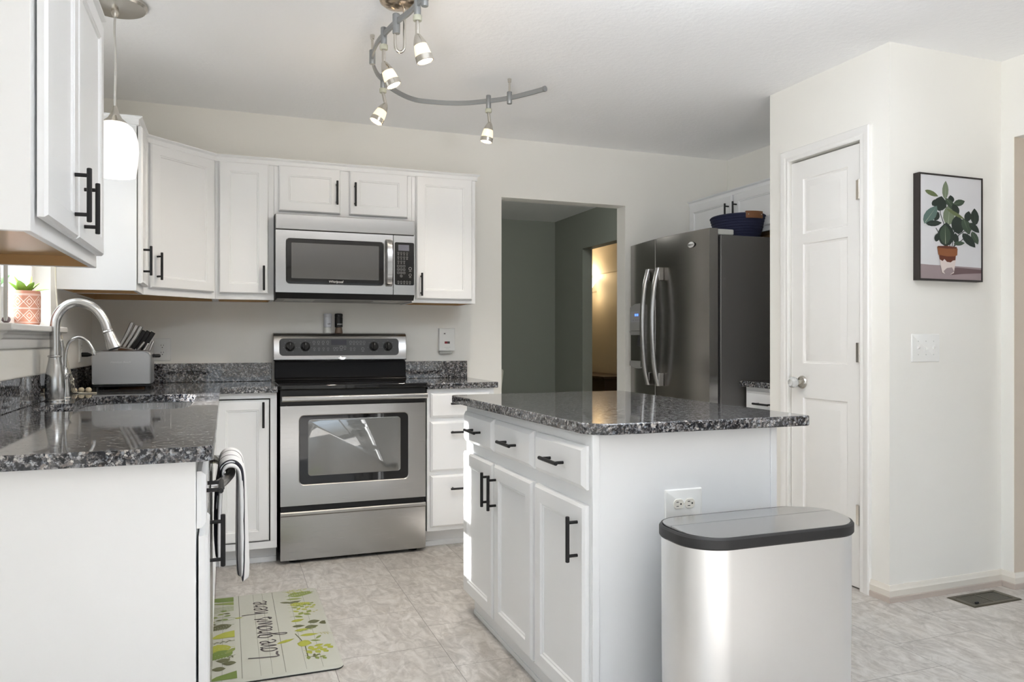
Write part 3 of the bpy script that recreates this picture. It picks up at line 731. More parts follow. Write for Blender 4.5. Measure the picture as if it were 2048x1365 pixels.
# ------------------------------------------------------------------ microwave
t = thing('microwave', 'stainless over-the-range microwave with black keypad, under the short cabinet', 'microwave', (.625, 4.4, 1.37))
MF = 4.215; x0, x1 = .2475, .9995
m = MB(); m.box(x0 - .002, x1 + .0015, MF + .03, YW - .002, 1.392, 1.8245); m.build('body', BLKP, t)
m = MB(); m.loft([[(x, y, z) for y, z in ((MF + .035, 1.3715), (MF + .045, 1.371), (4.58, 1.371), (4.58, 1.393), (MF + .02, 1.393))] for x in (x0 + .01, x1 - .01)]); m.build('underside', GREYP, t)
for xx in (.30, .78):
    B(xx, xx + .16, 4.30, 4.46, 1.3692, 1.3718).build('filter', LGREYP, t)
m = MB(); m.loft([[(x, y, z) for y, z in ((MF + .03, 1.374), (MF + .006, 1.404), (MF + .04, 1.404))] for x in (x0, x1)]); m.build('lower_grille', BLKP, t)
m = MB(); m.loft([[(x, y, z) for y, z in ((MF + .03, 1.742), (MF - .001, 1.742), (MF - .002, 1.76), (MF - .0035, 1.823), (MF + .03, 1.823))] for x in (x0, x1)]); m.build('vent_panel', STEEL, t, bevel=.003)
dm = MB(); ux0, ux1, uz0, uz1 = .303, .824, 1.455, 1.692
def rrm(d, y, r): return [(x, y, z) for x, z in rrect(ux0 - d, ux1 + d, uz0 - d, uz1 + d, r, 6)]
I, C = ringface(dm, x0, .8755, 1.405, 1.7375, MF, rrm(.004, MF, .02)); J = [dm.v(p) for p in rrm(0, MF + .004, .017)]; n = len(I)
for i in range(n): dm.f([I[i], I[(i + 1) % n], J[(i + 1) % n], J[i]])
Bk = [dm.v(p) for p in ((x0, MF + .029, 1.405), (.8755, MF + .029, 1.405), (.8755, MF + .029, 1.7375), (x0, MF + .029, 1.7375))]
for k in range(4): dm.f([C[k], C[(k + 1) % 4], Bk[(k + 1) % 4], Bk[k]])
md = dm.build('door', STEEL, t, ang=30)
m = MB(); m.loft([rrm(0, MF + .003, .017), rrm(0, MF + .007, .017)]); m.build('window_border', GLOSSB, md)
m = MB(); m.loft([[(x, y, z) for x, z in rrect(.328, .797, 1.482, 1.672, .004)] for y in (MF + .0026, MF + .0016)])
MWW = mat('microwave_window', (.06, .06, .06), .06); MWW.node_tree.nodes['Principled BSDF'].inputs['IOR'].default_value = 1.9
m.build('window', MWW, md)
text_mb('Whirlpool', .0185, frame((.5616, MF + .0026, 1.4625), (1, 0, 0)), .25).build('logo', mat('logo_print', (.62, .62, .62), .4), md)
hp = [(.8515, MF, 1.712), (.8515, MF - .022, 1.700), (.8515, MF - .036, 1.66), (.8515, MF - .041, 1.58), (.8515, MF - .036, 1.50), (.8515, MF - .022, 1.462), (.8515, MF, 1.45)]
hp = cat(hp, 6); m = MB()
m.loft([[(x, y + d, z) for x, d in ((.833, 0.004), (.838, -.004), (.865, -.004), (.870, .004), (.865, .010), (.838, .010))] for _, y, z in hp]); m.build('handle', STEEL, md, ang=50)
m = MB(); kx0, kx1, kz0, kz1 = .888, .994, 1.461, 1.697
def rrk(d, y): return [(x, y, z) for x, z in rrect(kx0 - d, kx1 + d, kz0 - d, kz1 + d, .006 + d, 6)]
I, C = ringface(m, .879, x1, 1.405, 1.7375, MF, rrk(.002, MF)); J = [m.v(p) for p in rrk(0, MF + .004)]; n = len(I)
for i in range(n): m.f([I[i], I[(i + 1) % n], J[(i + 1) % n], J[i]])
Bk = [m.v(p) for p in ((.879, MF + .029, 1.405), (x1, MF + .029, 1.405), (x1, MF + .029, 1.7375), (.879, MF + .029, 1.7375))]
for k in range(4): m.f([C[k], C[(k + 1) % 4], Bk[(k + 1) % 4], Bk[k]])
kp = m.build('control_frame', STEEL, t, ang=30)
m = MB(); m.loft([rrk(0, MF + .002), rrk(0, MF + .007)]); m.mi = 1
for i, ch in enumerate('1234567890'):
    cx, cz = .9065 + .0165 * (i % 3 if ch != '0' else 1), 1.566 - .0185 * (i // 3)
    q = text_mb(ch, .009, frame((cx, MF + .0018, cz - .0032), (1, 0, 0)), 0, .0002)
    for fc in q.bm.faces: fc.material_index = 1
    me = bpy.data.meshes.new('q'); q.bm.to_mesh(me); m.bm.from_mesh(me); q.bm.free(); bpy.data.meshes.remove(me)
    m.loft([[(cx + r * math.cos(R(30 * k)), MF + .0016, cz + r * math.sin(R(30 * k))) for k in range(12)] for r in (.0074, .0064)], True, False, False)
m.M = frame((0, MF + .0018, 0), (1, 0, 0))
marks(m, [(.9065 + .0165 * i, 1.640 - .024 * j, .005) for j in range(3) for i in range(4 if j < 2 else 3)] + [(.974, 1.553, .009), (.974, 1.517, .008)] + [(.9065 + .0165 * i, 1.478, .005) for i in range(5)], .0003)
m.build('keypad', [GLOSSB, mat('key_print', (.34, .34, .34), .5)], kp)
B(.906, .968, MF + .0012, MF + .0022, 1.653, 1.686).build('display', mat('lcd', (.13, .13, .16), .2), kp)

# ------------------------------------------------------------------ refrigerator
t = thing('refrigerator', 'stainless side-by-side refrigerator with water dispenser by the doorway', 'refrigerator', (3.0, 4.16, 0))
m = MB(); m.box(2.682, 3.395, 3.694, 4.608, .02, 1.763); m.build('body', FSIDE, t, bevel=.006)
B(2.665, 2.6815, 3.702, 4.600, .03, 1.752).build('door_gasket', BLKP, t)
def arcx(y): return 2.568 + .040 * ((y - 4.15) / .46) ** 2
def fdoor(name, y0, y1):
    P = [(arcx(y0 + (y1 - y0) * k / 10), y0 + (y1 - y0) * k / 10) for k in range(11)]
    m = MB(); m.prism(P + [(2.664, y1), (2.664, y0)], .065, 1.798); return m.build(name, STEELF, t, bevel=.004, ang=30)
fr, ff = fdoor('door', 3.690, 4.2185), fdoor('door', 4.2245, 4.607)
B(2.602, 2.66, 3.6885, 3.6898, .07, 1.795).build('edge_trim', STEEL, fr)
B(2.65, 2.68, 3.70, 4.60, .022, .060).build('kick_grille', BLKP, t)
for yy in (3.740, 4.560): B(2.64, 2.78, yy - .04, yy + .04, 1.764, 1.797).build('hinge_cover', LGREYP, t, bevel=.006)
for dd, y in ((fr, 4.140), (ff, 4.262)):
    xs = arcx(y); hp = cat([(xs - .030, y, 1.605), (xs - .056, y, 1.50), (xs - .070, y, 1.36), (xs - .074, y, 1.235), (xs - .070, y, 1.11), (xs - .056, y, .97), (xs - .030, y, .865)], 6)
    m = MB(); m.loft([[(x + a, y + b, z) for a, b in [(.015 * math.cos(2 * math.pi * k / 12), .019 * math.sin(2 * math.pi * k / 12)) for k in range(12)]] for x, _, z in hp]); h = m.build('handle', STEEL, dd, ang=50)
    for z0, z1 in ((1.525, 1.607), (.862, .945)):
        m = MB(); m.loft([[(xs - .036, y - .018, z), (xs - .036, y + .018, z), (xs - .001, y + .022, z), (xs - .001, y - .022, z)] for z in (z0, z1)]); m.build('handle_mount', STEELF, h, bevel=.003)
Mb = frame((arcx(3.845) - .0012, 3.845, 1.716), (-.035, -1, 0))
m = LB(Mb); m.lathe([(.034, 0), (.034, .003), (.031, .0045)], (0, 0, 0), 32)
for v in m.bm.verts: v.co.z = 1.716 + (v.co.z - 1.716) * .52
bd = m.build('badge', mat('badge_silver', (.78, .78, .78), .25, .6), fr)
text_mb('Whirlpool', .0135, at(Mb, 0, -.004, .0047), .25).build('badge_lettering', DARKP, bd)
# dispenser
yd0, yd1 = 4.370, 4.578
def dx(y): return arcx(y) - .001
m = MB()
out = [(yd0, .975), (yd1, .975), (yd1, 1.378), (yd0, 1.378)]
def dbox(y0, y1, z0, z1, d0, d1): m.box(dx((y0 + y1) / 2) - d1, dx((y0 + y1) / 2) - d0, y0, y1, z0, z1)
dbox(yd0, yd0 + .020, .972, 1.385, -.004, .020); dbox(yd1 - .014, yd1, .985, 1.372, -.012, .002)
dsp = m.build('dispenser_frame', STEEL, ff, bevel=.003)
m = MB(); arcp = [(yd0 + .02, 1.385), (yd0 + .075, 1.396), (yd0 + .13, 1.394), (yd1 - .014, 1.374)]
m.loft([[(x, y, z) for y, z in [(yd0 + .02, 1.213), (yd1 - .014, 1.213)] + arcp[::-1]] for x in (dx(4.48) - .010, dx(4.48) + .012)]); m.build('dispenser_panel', GREYP, ff, bevel=.003)
B(dx(4.48) - .0115, dx(4.48) - .0103, 4.405, 4.550, 1.272, 1.345).build('display_plate', mat('display_grey', (.34, .34, .37), .3), ff)
for y in (4.485, 4.46): B(dx(4.48) - .0122, dx(4.48) - .0116, y - .009, y + .009, 1.312, 1.327).build('blue_readout', LEDB, ff)
m = MB()
for y in (4.43, 4.455, 4.48, 4.515): m.box(dx(4.48) - .0122, dx(4.48) - .0116, y - .005, y + .005, 1.284, 1.287)
m.build('display_marks', DARKP, ff)
m = MB(); m.loft([[(dx(4.48) - a, y, z) for y in (yd0 + .02, yd1 - .014)] for a, z in ((.012, 1.212), (.006, 1.195), (.0045, 1.185))], False); m.build('dispenser_hood', GREYP, ff)
m = MB(); m.box(dx(4.48) - .003, dx(4.48) - .0005, yd0 + .02, yd1 - .014, 1.01, 1.2125); m.build('dispenser_recess', STEELF, ff)
m = MB(); m.loft([[(dx(4.44) - a + .002, y, z) for y, z in ((4.40, 1.19), (4.44, 1.18), (4.455, 1.115), (4.40, 1.105))] for a in (.004, .016)]); m.build('dispenser_paddle', DARKP, ff)
m = MB(); m.loft([[(x, y, z) for y, z in [(yd0 + .02, .968), (yd0 + .08, .962), (yd0 + .13, .964), (yd1 - .014, .980), (yd1 - .02, 1.012), (yd0 + .02, 1.012)]] for x in (dx(4.48) - .014, dx(4.48) + .010)]); m.build('drip_tray', GREYP, ff, bevel=.002)

# basket on the refrigerator
bx, by, bz = 2.975, 3.925, 1.7645
t = thing('rope_basket', 'navy coiled rope basket with leather tab on top of the refrigerator', 'basket', (bx, by, bz))
NAVY = bump(mat('navy_rope', (.012, .015, .045), .9), 150, .5, 3, .003)
pf = [(.001, .002), (.125, .002)]
for k in range(9): a = k / 8; r = .132 + .034 * a; pf += [(r, .008 + .016 * k), (r + .004, .012 + .016 * k), (r + .004, .018 + .016 * k)]
rim = pf[-1][1]
pf += [(.163, rim + .006), (.156, rim), (.150, rim - .05), (.118, .012), (.001, .012)]
m = MB(); rings = []
for r, z in pf: rings.append([(bx + r * math.cos(R(9 * k)) * .92, by + r * math.sin(R(9 * k)) * 1.10, bz + z) for k in range(40)])
m.loft(rings, True, True, True); m.build('bowl', NAVY, t)
LEA = mat('tan_leather', (.20, .085, .035), .5)
m = MB(); aa = [R(-116 + 5 * k) for k in range(9)]
tabp = lambda a, d, z: (bx + (.163 + d) * math.cos(a) * .92 + 0, by + (.163 + d) * math.sin(a) * 1.10, bz + z)
m.loft([[tabp(a, .010, rim - .030), tabp(a, .015, rim - .028), tabp(a, .014, rim + .013), tabp(a, -.004, rim + .013), tabp(a, -.010, rim + .009), tabp(a, .008, rim + .009)] for a in aa]); lt = m.build('leather_tab', LEA, t, bevel=.001)
for a in (aa[1], aa[-2]):
    m = MB(); m.ball(tabp(a, .015, rim - .008), .004, 6); m.build('rivet', NICKEL, lt)
wp = MB(); wp.ball((bx + .0, by + .02, bz + .135), .05, 7, (1, 1, .5)); 
for v in wp.bm.verts: v.co += Vector((random.uniform(-1, 1), random.uniform(-1, 1), random.uniform(-1, 1))) * .006
tag(wp.build('tissue', mat('white_paper', (.85, .85, .84), .8)), 'white crumpled paper peeking over the navy basket rim', 'paper')

# ------------------------------------------------------------------ trash can
t = thing('trash_can', 'stainless rectangular step trash can with black rim, in front of the island', 'trash can', (1.366, 1.715, 0))
cx0, cx1, cy0, cy1 = 1.088, 1.643, 1.588, 1.845
def cr(d, z, r=.105): return [(x, y, z) for x, y in rrect(cx0 + d, cx1 - d, cy0 + d, cy1 - d, r - d, 14)]
m = MB(); m.loft([cr(.010, .03), cr(.007, .35), cr(.006, .6205)]); m.build('body', STEELC, t)
m = MB(); m.loft([cr(.009, 0.0005), cr(.007, .012), cr(.008, .0298)]); m.build('base', BLKP, t, bevel=.003)
m = MB(); m.loft([cr(.003, .619), cr(.0, .623), cr(.0, .645), cr(.004, .6505), cr(.008, .6505), cr(.0085, .640)], True, True, True); m.build('rim', bump(mat('soft_black_rim', (.02, .02, .021), .5), 60, .05), t)
LID = steel('lid_steel', (.52, .52, .52), .22, .3, (4, 500, 500), 'X')
for sgn, nm in ((-1, 'lid_flap'), (1, 'lid_flap')):
    full = rrect(cx0 + .010, cx1 - .010, cy0 + .010, cy1 - .010, .094, 14); ym = (cy0 + cy1) / 2 + .010
    pts = [(x, y) for x, y in full if (y - ym) * sgn > .002]
    if sgn < 0: k0 = max(range(len(pts)), key=lambda i: pts[i][1] + (0 if pts[i][0] < 1.36 else -9)); pts = pts[k0:] + pts[:k0]
    xl, xr = min(p[0] for p in full), max(p[0] for p in full)
    pts = pts + [(xr, ym + sgn * .0008), (xl, ym + sgn * .0008)] if pts[0][0] < 1.36 else pts + [(xl, ym + sgn * .0008), (xr, ym + sgn * .0008)]
    H = lambda y: .6495 + .008 * max(0, 1 - abs(y - ym) / .13)
    m = MB(); m.loft([[(x, y, .6412) for x, y in pts], [(x, y, H(y)) for x, y in pts]]); m.build(nm, LID, t, ang=20)
m = MB(); m.box(1.30, 1.43, cy0 - .022, cy0 + .016, .008, .022); m.build('pedal', STEEL, t, bevel=.004)

# ------------------------------------------------------------------ faucets
fx, fy = -.613, 3.344
t = thing('kitchen_faucet', 'tall brushed steel gooseneck faucet behind the sink', 'faucet', (fx, fy, CT))
FST = bump(steel('faucet_steel', (.60, .595, .585), .22, .5, (300, 300, 8)), 300, .02)
m = MB(); m.lathe([(.034, .0004), (.034, .004), (.031, .008), (.0335, .03), (.0345, .062), (.032, .10), (.0265, .135), (.0215, .162), (.0215, .168), (.025, .171), (.025, .175), (.0185, .177)], (fx, fy, CT), 32); m.build('body', FST, t, ang=25)
pth = cat([(fx, fy, CT + .176), (fx, fy, 1.12), (fx, fy, 1.20), (fx + .010, fy, 1.247), (fx + .042, fy, 1.284), (fx + .085, fy, 1.293), (fx + .135, fy, 1.272), (fx + .166, fy, 1.228), (fx + .180, fy - .002, 1.187)], 7)
m = MB(); m.tube(pth, .0172, 20); m.build('spout', FST, t)
a, b = Vector(pth[-1]), Vector((-.409, fy - .004, 1.117)); ax = (b - a).normalized(); Lh = (b - a).length
m = MB(); m.lathe([(.0176, 0.0005), (.020, .003), (.020, .007), (.0185, .010), (.021, Lh * .5), (.026, Lh * .85), (.0265, Lh), (.021, Lh + .002)], a, 24, ax); hd = m.build('spray_head', FST, t, ang=25)
m = MB(); m.lathe([(.020, 0), (.020, .002)], a + ax * (Lh + .0022), 20, ax); m.build('aerator', BLKP, hd)
m = MB(); m.tube(cat([(fx + .006, fy + .028, 1.03), (fx + .010, fy + .052, 1.035), (fx + .012, fy + .060, 1.06), (fx + .012, fy + .060, 1.12), (fx + .008, fy + .058, 1.150)], 6), [.011] * 6 + [.010] * 6 + [.0085] * 6 + [.0095] * 6 + [.007], 14); m.build('lever', FST, t)
gx, gy = -.602, 3.475
t = thing('filter_faucet', 'small slim gooseneck filter faucet beside the tall faucet', 'faucet', (gx, gy, CT))
m = MB(); m.lathe([(.022, .0004), (.022, .004), (.019, .008), (.0195, .03), (.015, .075), (.0165, .090), (.0185, .094), (.0185, .100), (.015, .104), (.012, .118), (.0085, .125)], (gx, gy, CT), 24); m.build('body', FST, t, ang=25)
m = MB(); m.tube(cat([(gx, gy, CT + .124), (gx + .003, gy, 1.10), (gx + .016, gy, 1.141), (gx + .047, gy, 1.160), (gx + .075, gy, 1.148), (gx + .093, gy, 1.123), (gx + .102, gy, 1.103)], 7), .0058, 12); m.build('spout', FST, t)
m = MB(); m.lathe([(.0075, 0), (.0085, .012), (.007, .018)], (gx + .1015, gy, 1.1045), 14, (.2, 0, -1)); m.build('tip', FST, t)
m = MB(); m.tube([(gx + .008, gy + .01, 1.005), (gx + .016, gy + .03, 1.012)], [.006, .004], 10); m.build('lever', FST, t)

# ------------------------------------------------------------------ toaster
tx0, tx1, ty0, ty1 = -.592, -.338, 4.05, 4.225
t = thing('toaster', 'stainless toaster in the back left counter corner', 'toaster', (-.465, 4.14, CT))
TST = steel('toaster_steel', (.50, .50, .505), .32, .3, (5, 5, 500))
def tp(d, r=.03): return rrect(tx0 + d, tx1 - d, .937 + d, 1.099 - d, [.008, .008, r, r], 6)
m = MB(); m.loft([[(x, y, z) for x, z in tp(d)] for y, d in ((ty0, .003), (ty0 + .004, 0), (ty1 - .004, 0), (ty1, .003))]); m.build('shell', TST, t)
m = MB(); m.loft([[(x, ty0 - .0001, z) for x, z in tp(.001)], [(x, ty0 - .003, z) for x, z in tp(.002)], [(x, ty0 - .003, z) for x, z in tp(.004)], [(x, ty0 - .001, z) for x, z in tp(.0055)]], True, False, True); fp = m.build('front_plate', TST, t)
text_mb('Hamilton Beach', .0135, frame((-.470, ty0 - .0012, 1.040), (1, 0, 0)), .3).build('lettering', mat('pale_letters', (.66, .66, .66), .4), fp)
B(tx0 + .002, tx1 - .002, ty0 + .004, ty1 - .004, .926, .9365).build('base', BLKP, t, bevel=.002)
for x in (tx0 + .02, tx1 - .02):
    for y in (ty0 + .02, ty1 - .02): m = MB(); m.lathe([(.010, 0), (.011, .0118)], (x, y, CT), 12); m.build('foot', BLKP, t)
for y in (4.11, 4.165): B(tx0 + .035, tx1 - .035, y - .012, y + .012, 1.0982, 1.0996).build('slot', BLKP, t)
m = MB(); m.box(tx1 - .001, tx1 + .012, 4.13, 4.15, 1.064, 1.080); m.tube([(tx1 + .010, 4.14, 1.072), (tx1 + .030, 4.14, 1.072), (tx1 + .036, 4.14, 1.072)], [.0085, .0085, .005], 12); m.build('lever', BLKP, t)

# knife block behind it, each knife a thing
t = thing('knife_block', 'dark wooden knife block behind the toaster', 'knife block', (-.46, 4.34, CT))
m = MB(); m.loft([[(x, y, z) for x, z in ((-.575, CT + .0005), (-.365, CT + .0005), (-.350, 1.070), (-.3485, 1.080), (-.505, 1.108))] for y in (4.275, 4.385)]); m.build('body', WOODK, t, bevel=.004)
KST = steel('knife_steel', (.45, .44, .43), .3, .3, (300, 300, 300))
kd = [((-.500, 1.124), (-.4473, 1.2411), 'steel-edged knife handle, leftmost and tallest in the knife block', 0),
      ((-.4818, 1.122), (-.4265, 1.2259), 'steel-edged knife handle, second from the left in the knife block', 0),
      ((-.4634, 1.118), (-.4057, 1.2209), 'steel-edged knife handle, third from the left in the knife block', 0),
      ((-.4418, 1.113), (-.3917, 1.1978), 'slim black knife handle beside the three steel-edged knives', 1),
      ((-.4219, 1.109), (-.3711, 1.1953), 'thick black knife handle in the middle of the knife block', 1),
      ((-.4033, 1.105), (-.350, 1.1902), 'black rounded scissor-like handle at the right of the knife block', 1)]
for i, (p, q, lab, kind) in enumerate(kd):
    y = 4.33 - .006 * (i % 2); p = Vector((p[0], y, p[1])); q = Vector((q[0], y, q[1])); ax = (q - p).normalized(); side = Vector((ax.z, 0, -ax.x)); p = p - ax * .008
    s = thing('knife', lab, 'knife', p, 'knives in the block')
    w = .0088 if kind == 0 else .0112
    m = MB(); m.loft([[c + side * w * k + Vector((0, h * .011, 0)) for k, h in ((-1, -.7), (-.7, -1), (.7, -1), (1, -.7), (1, .7), (.7, 1), (-.7, 1), (-1, .7))] for c in (p, p + (q - p) * .5 + side * .002, q)]); m.build('handle', KST if kind == 0 else BLKP, s, bevel=.0015)
    m = MB(); m.loft([[c + side * .0012 * k + Vector((0, h * .010, 0)) for k, h in ((-1, -1), (1, -1), (1, 1), (-1, 1))] for c in (p - ax * .002, p + ax * .004)]); m.build('bolster', STEEL, s)
for i, (p, q, lab) in enumerate((((-.416, 1.104), (-.3894, 1.1411), 'short steel steak knife handle, left of three at the front of the knife block'),
                                ((-.390, 1.099), (-.3707, 1.1334), 'short steel steak knife handle, middle of three at the front of the knife block'),
                                ((-.366, 1.094), (-.3473, 1.1437), 'short steel steak knife handle, right of three at the front of the knife block'))):
    y = 4.293; p = Vector((p[0], y, p[1])); q = Vector((q[0], y, q[1])); ax = (q - p).normalized(); p = p - ax * .008
    s = thing('knife', lab, 'knife', p, 'steak knives in the block')
    m = MB(); m.tube([p, p + (q - p) * .9, q], [.0062, .0068, .0045], 12); m.build('handle', KST, s)
    m = MB(); m.tube([p - ax * .002, p + ax * .003], .0066, 12); m.build('bolster', STEEL, s)

# ------------------------------------------------------------------ pendant over the sink
px_, py_ = -.4015, 3.2966
t = thing('pendant_light', 'lit white glass pendant lamp hanging above the sink', 'pendant lamp', (px_, py_, 1.78))
m = MB(); m.lathe([(.116, ZC - .0002), (.116, ZC - .012), (.108, ZC - .020), (.03, ZC - .026), (.012, ZC - .030)], (px_, py_, 0), 36); m.build('canopy', NICKEL, t)
m = MB(); m.lathe([(.014, ZC - .0295), (.014, ZC - .045), (.006, ZC - .058)], (px_, py_, 0), 16); m.build('strain_relief', NICKEL, t)
m = MB(); m.tube(cat([(px_, py_, ZC - .056), (px_ - .002, py_, 2.34), (px_ + .002, py_, 2.24), (px_, py_, 2.10), (px_, py_, 2.05)], 5), .0042, 10); m.build('cord', mat('cord_white', (.66, .65, .62), .5), t)
m = MB(); m.lathe([(.0065, 2.055), (.010, 2.045), (.016, 2.025), (.026, 2.008), (.040, 1.996), (.046, 1.988)], (px_, py_, 0), 32); m.build('cap', NICKEL, t)
m = MB(); m.lathe([(.046, 1.9875), (.062, 1.975), (.075, 1.95), (.082, 1.92), (.084, 1.885), (.081, 1.84), (.076, 1.805), (.072, 1.784), (.069, 1.784), (.073, 1.806), (.078, 1.84), (.080, 1.885), (.077, 1.92), (.068, 1.95), (.04, 1.98)], (px_, py_, 0), 40, None, False); m.build('shade', SHADE, t)
m = MB(); m.ball((px_, py_, 1.86), .028, 8, (1, 1, 1.3)); m.tube([(px_, py_, 1.89), (px_, py_, 1.985)], .014, 10); m.build('bulb', BULB, t)
point('pendant_glow', (px_, py_, 1.765), .5, (1, .86, .68), .05)

# ------------------------------------------------------------------ curved track light
ZR = 2.362
RAIL = [(.70, 2.50), (.675, 2.60), (.6532, 2.6502), (.634, 2.7722), (.6082, 2.8668), (.5866, 3.0063), (.5776, 3.13), (.5923, 3.2848), (.6387, 3.437), (.6854, 3.525), (.7565, 3.641), (.8602, 3.7391), (.9512, 3.7642), (1.1163, 3.7331), (1.2455, 3.6447), (1.3284, 3.5628), (1.3973, 3.455), (1.439, 3.3761)]
t = thing('track_light', 'curved grey monorail track light with four lit spots on the ceiling', 'track light', (.9, 3.2, ZR))
def flat(pts, w, z0, z1):
    m = MB(); rings = []
    for i, p in enumerate(pts):
        d = (Vector(pts[min(i + 1, len(pts) - 1)]) - Vector(pts[max(i - 1, 0)])).normalized(); n = Vector((-d.y, d.x))
        a, b = Vector(p) + n * w, Vector(p) - n * w
        rings.append([(a.x, a.y, z0), (b.x, b.y, z0), (b.x, b.y, z1), (a.x, a.y, z1)])
    return m.loft(rings)
rp_ = [(p.x, p.y) for p in cat([(x, y, 0) for x, y in RAIL], 6)]
RAILM = mat('rail_grey', (.30, .31, .315), .4, .5)
flat(rp_, .0042, ZR - .011, ZR + .011).build('rail', RAILM, t, ang=50)
flat(rp_, .0050, ZR - .0015, ZR + .0015).build('rail_groove', GREYP, t, ang=50)
m = MB(); m.tube([(1.437, 3.380, ZR), (1.4415, 3.3705, ZR)], .014, 12); m.build('end_cap', RAILM, t)
def conn(parent, x, y, z0, z1, r=.0125, nm='connector'):
    m = MB(); m.lathe([(r * .9, z0), (r, z0 + .002), (r, z1 - .002), (r * .9, z1)], (x, y, 0), 16); return m.build(nm, RAILM, parent)
# canopy and power feed
ccx, ccy = .602, 2.868
m = MB(); m.lathe([(.072, ZC - .0002), (.072, ZC - .008), (.066, ZC - .022), (.05, ZC - .034), (.02, ZC - .042), (.001, ZC - .043)], (ccx + .012, ccy, 0), 36); m.build('canopy', mat('warm_nickel', (.58, .47, .36), .22, 1.0), t)
m = MB(); m.tube(cat([(.640, 2.868, ZC - .03), (.640, 2.868, 2.33), (.640, 2.868, 2.275), (.634, 2.868, 2.256), (.622, 2.868, 2.249), (.610, 2.868, 2.256), (.6045, 2.868, 2.272), (.6045, 2.868, 2.325)], 7), .0058, 12); m.build('feed_tube', NICKEL, t)
conn(t, .6082, 2.8668, ZR - .045, ZR + .03, .0145)
for x, y in ((1.3284, 3.5628), (.5880, 3.26), (.66, 2.63)):
    c = conn(t, x, y, ZR - .030, ZR + .030, .013, 'standoff')
    m = MB(); m.tube([(x, y, ZR + .029), (x, y, ZC - .012)], .0055, 10); m.lathe([(.0085, ZC - .016), (.010, ZC - .001), (.010, ZC - .0002)], (x, y, 0), 14); m.build('stem', NICKEL, c)
for k, (x, y, sx_, sy_, ax) in enumerate(((.648, 2.69, 0, 0, (.30, -.05, -1)), (.587, 3.003, 0, 0, (.44, -.10, -1)), (.6854, 3.525, .012, 0, (-.52, .0, -1)), (1.2455, 3.6447, .006, 0, (-.18, .05, -1)))):
    hd = conn(t, x, y, ZR - .040, ZR + .028, .0125, 'spot_head')
    m = MB(); m.lathe([(.0150, ZR - .060), (.0165, ZR - .057), (.0165, ZR - .043), (.0150, ZR - .0405)], (x, y, 0), 18); m.build('collar', mat('pale_collar', (.50, .50, .40), .45), hd)
    j = Vector((x + sx_, y + sy_, ZR - .112))
    m = MB(); m.tube([(x, y, ZR - .059), tuple(Vector((x, y, ZR - .059)).lerp(j, .5)), tuple(j)], .0078, 12); m.build('stem', NICKEL, hd)
    A = Vector(ax).normalized(); j = j - A * .004
    m = MB(); m.lathe([(.006, -.002), (.011, .004), (.017, .016), (.0225, .030), (.0240, .040)], j, 28, A); m.build('cap', NICKEL, hd)
    m = MB(); m.lathe([(.0236, .0403), (.0262, .052), (.0285, .068), (.0294, .080)], j, 28, A, False); m.build('spot_glass', SPOTG, hd)
    m = MB(); m.lathe([(.0302, .0795), (.0318, .0805), (.0322, .100), (.0305, .1015), (.0290, .100), (.0285, .082)], j, 28, A, False); m.build('ring', NICKEL, hd)
    m = MB(); m.lathe([(.0284, .0935), (.015, .0945), (.001, .095)], j, 20, A); m.build('lens', BULB, hd)
    o = j + A * .112
    d = bpy.data.lights.new('spot_lamp', 'SPOT'); so = bpy.data.objects.new('spot_lamp', d); COL.objects.link(so)
    d.energy = 17; d.color = (1, .89, .74); d.spot_size = R(130); d.spot_blend = .8; d.shadow_soft_size = .025; so.location = o; so.rotation_euler = A.to_track_quat('-Z', 'Y').to_euler()
    point('spot_glow', o, 1.6, (1, .80, .56), .03)

# ------------------------------------------------------------------ outlets, switches, plugs, alarm
def outlet(label, M, w, h, group=None, horiz=False, two=1):
    o = M.translation; t = thing('wall_outlet', label, 'outlet', o, group)
    m = LB(M); m.loft([[(x, y, d) for x, y in rrect(-w / 2 + i, w / 2 - i, -h / 2 + i, h / 2 - i, .004)] for i, d in ((0, .0003), (0, .003), (.003, .0058))]); m.build('plate', WHITEP, t)
    for s in (-.0195, .0195):
        c = (s, 0) if horiz else (0, s)
        P = [(c[0] + max(-.0142, min(.0142, .0172 * math.cos(R(10 * k)))) * (1 if not horiz else 1), c[1] + .0172 * math.sin(R(10 * k))) for k in range(36)] if not horiz else [(c[0] + .0172 * math.cos(R(10 * k)), c[1] + max(-.0142, min(.0142, .0172 * math.sin(R(10 * k))))) for k in range(36)]
        m = LB(M); m.loft([[(x, y, .0056) for x, y in P], [(x, y, .0082) for x, y in P]]); r = m.build('receptacle', CREAMP if horiz else WHITEP, t, bevel=.0006)
        m = LB(M)
        for a, b in ((-.0062, .0035), (.0062, .0035)):
            if horiz: m.box(c[0] - .001 - b - .0035, c[0] - b + .0035, a - .0010, a + .0010, .0083, .0086)
            else: m.box(c[0] + a - .0011, c[0] + a + .0011, c[1] + b - .0035, c[1] + b + .004, .0083, .0086)
        q = (c[0] + .0075, 0) if horiz else (0, c[1] - .008)
        m.lathe([(.0026, 0), (.0026, .0003)], (q[0], q[1], .0083), 10); m.build('slots', BLKP, r)
    m = LB(M); m.lathe([(.0028, .0057), (.002, .0068)], (0, 0, 0), 12); m.build('screw', CREAMP, t)
    return t
outlet('white duplex wall outlet above the backsplash left of the range', frame((-.328, YW - .0003, 1.098), (1, 0, 0)), .088, .125)
outlet('white outlet on the left wall behind the faucets, black plug in it', frame((XL + .0003, 4.262, 1.098), (0, 1, 0)), .075, .118)
outlet('white double outlet lying sideways on the island end panel', frame((1.268, IY0 - .0003, .664), (1, 0, 0)), .128, .087, None, True)
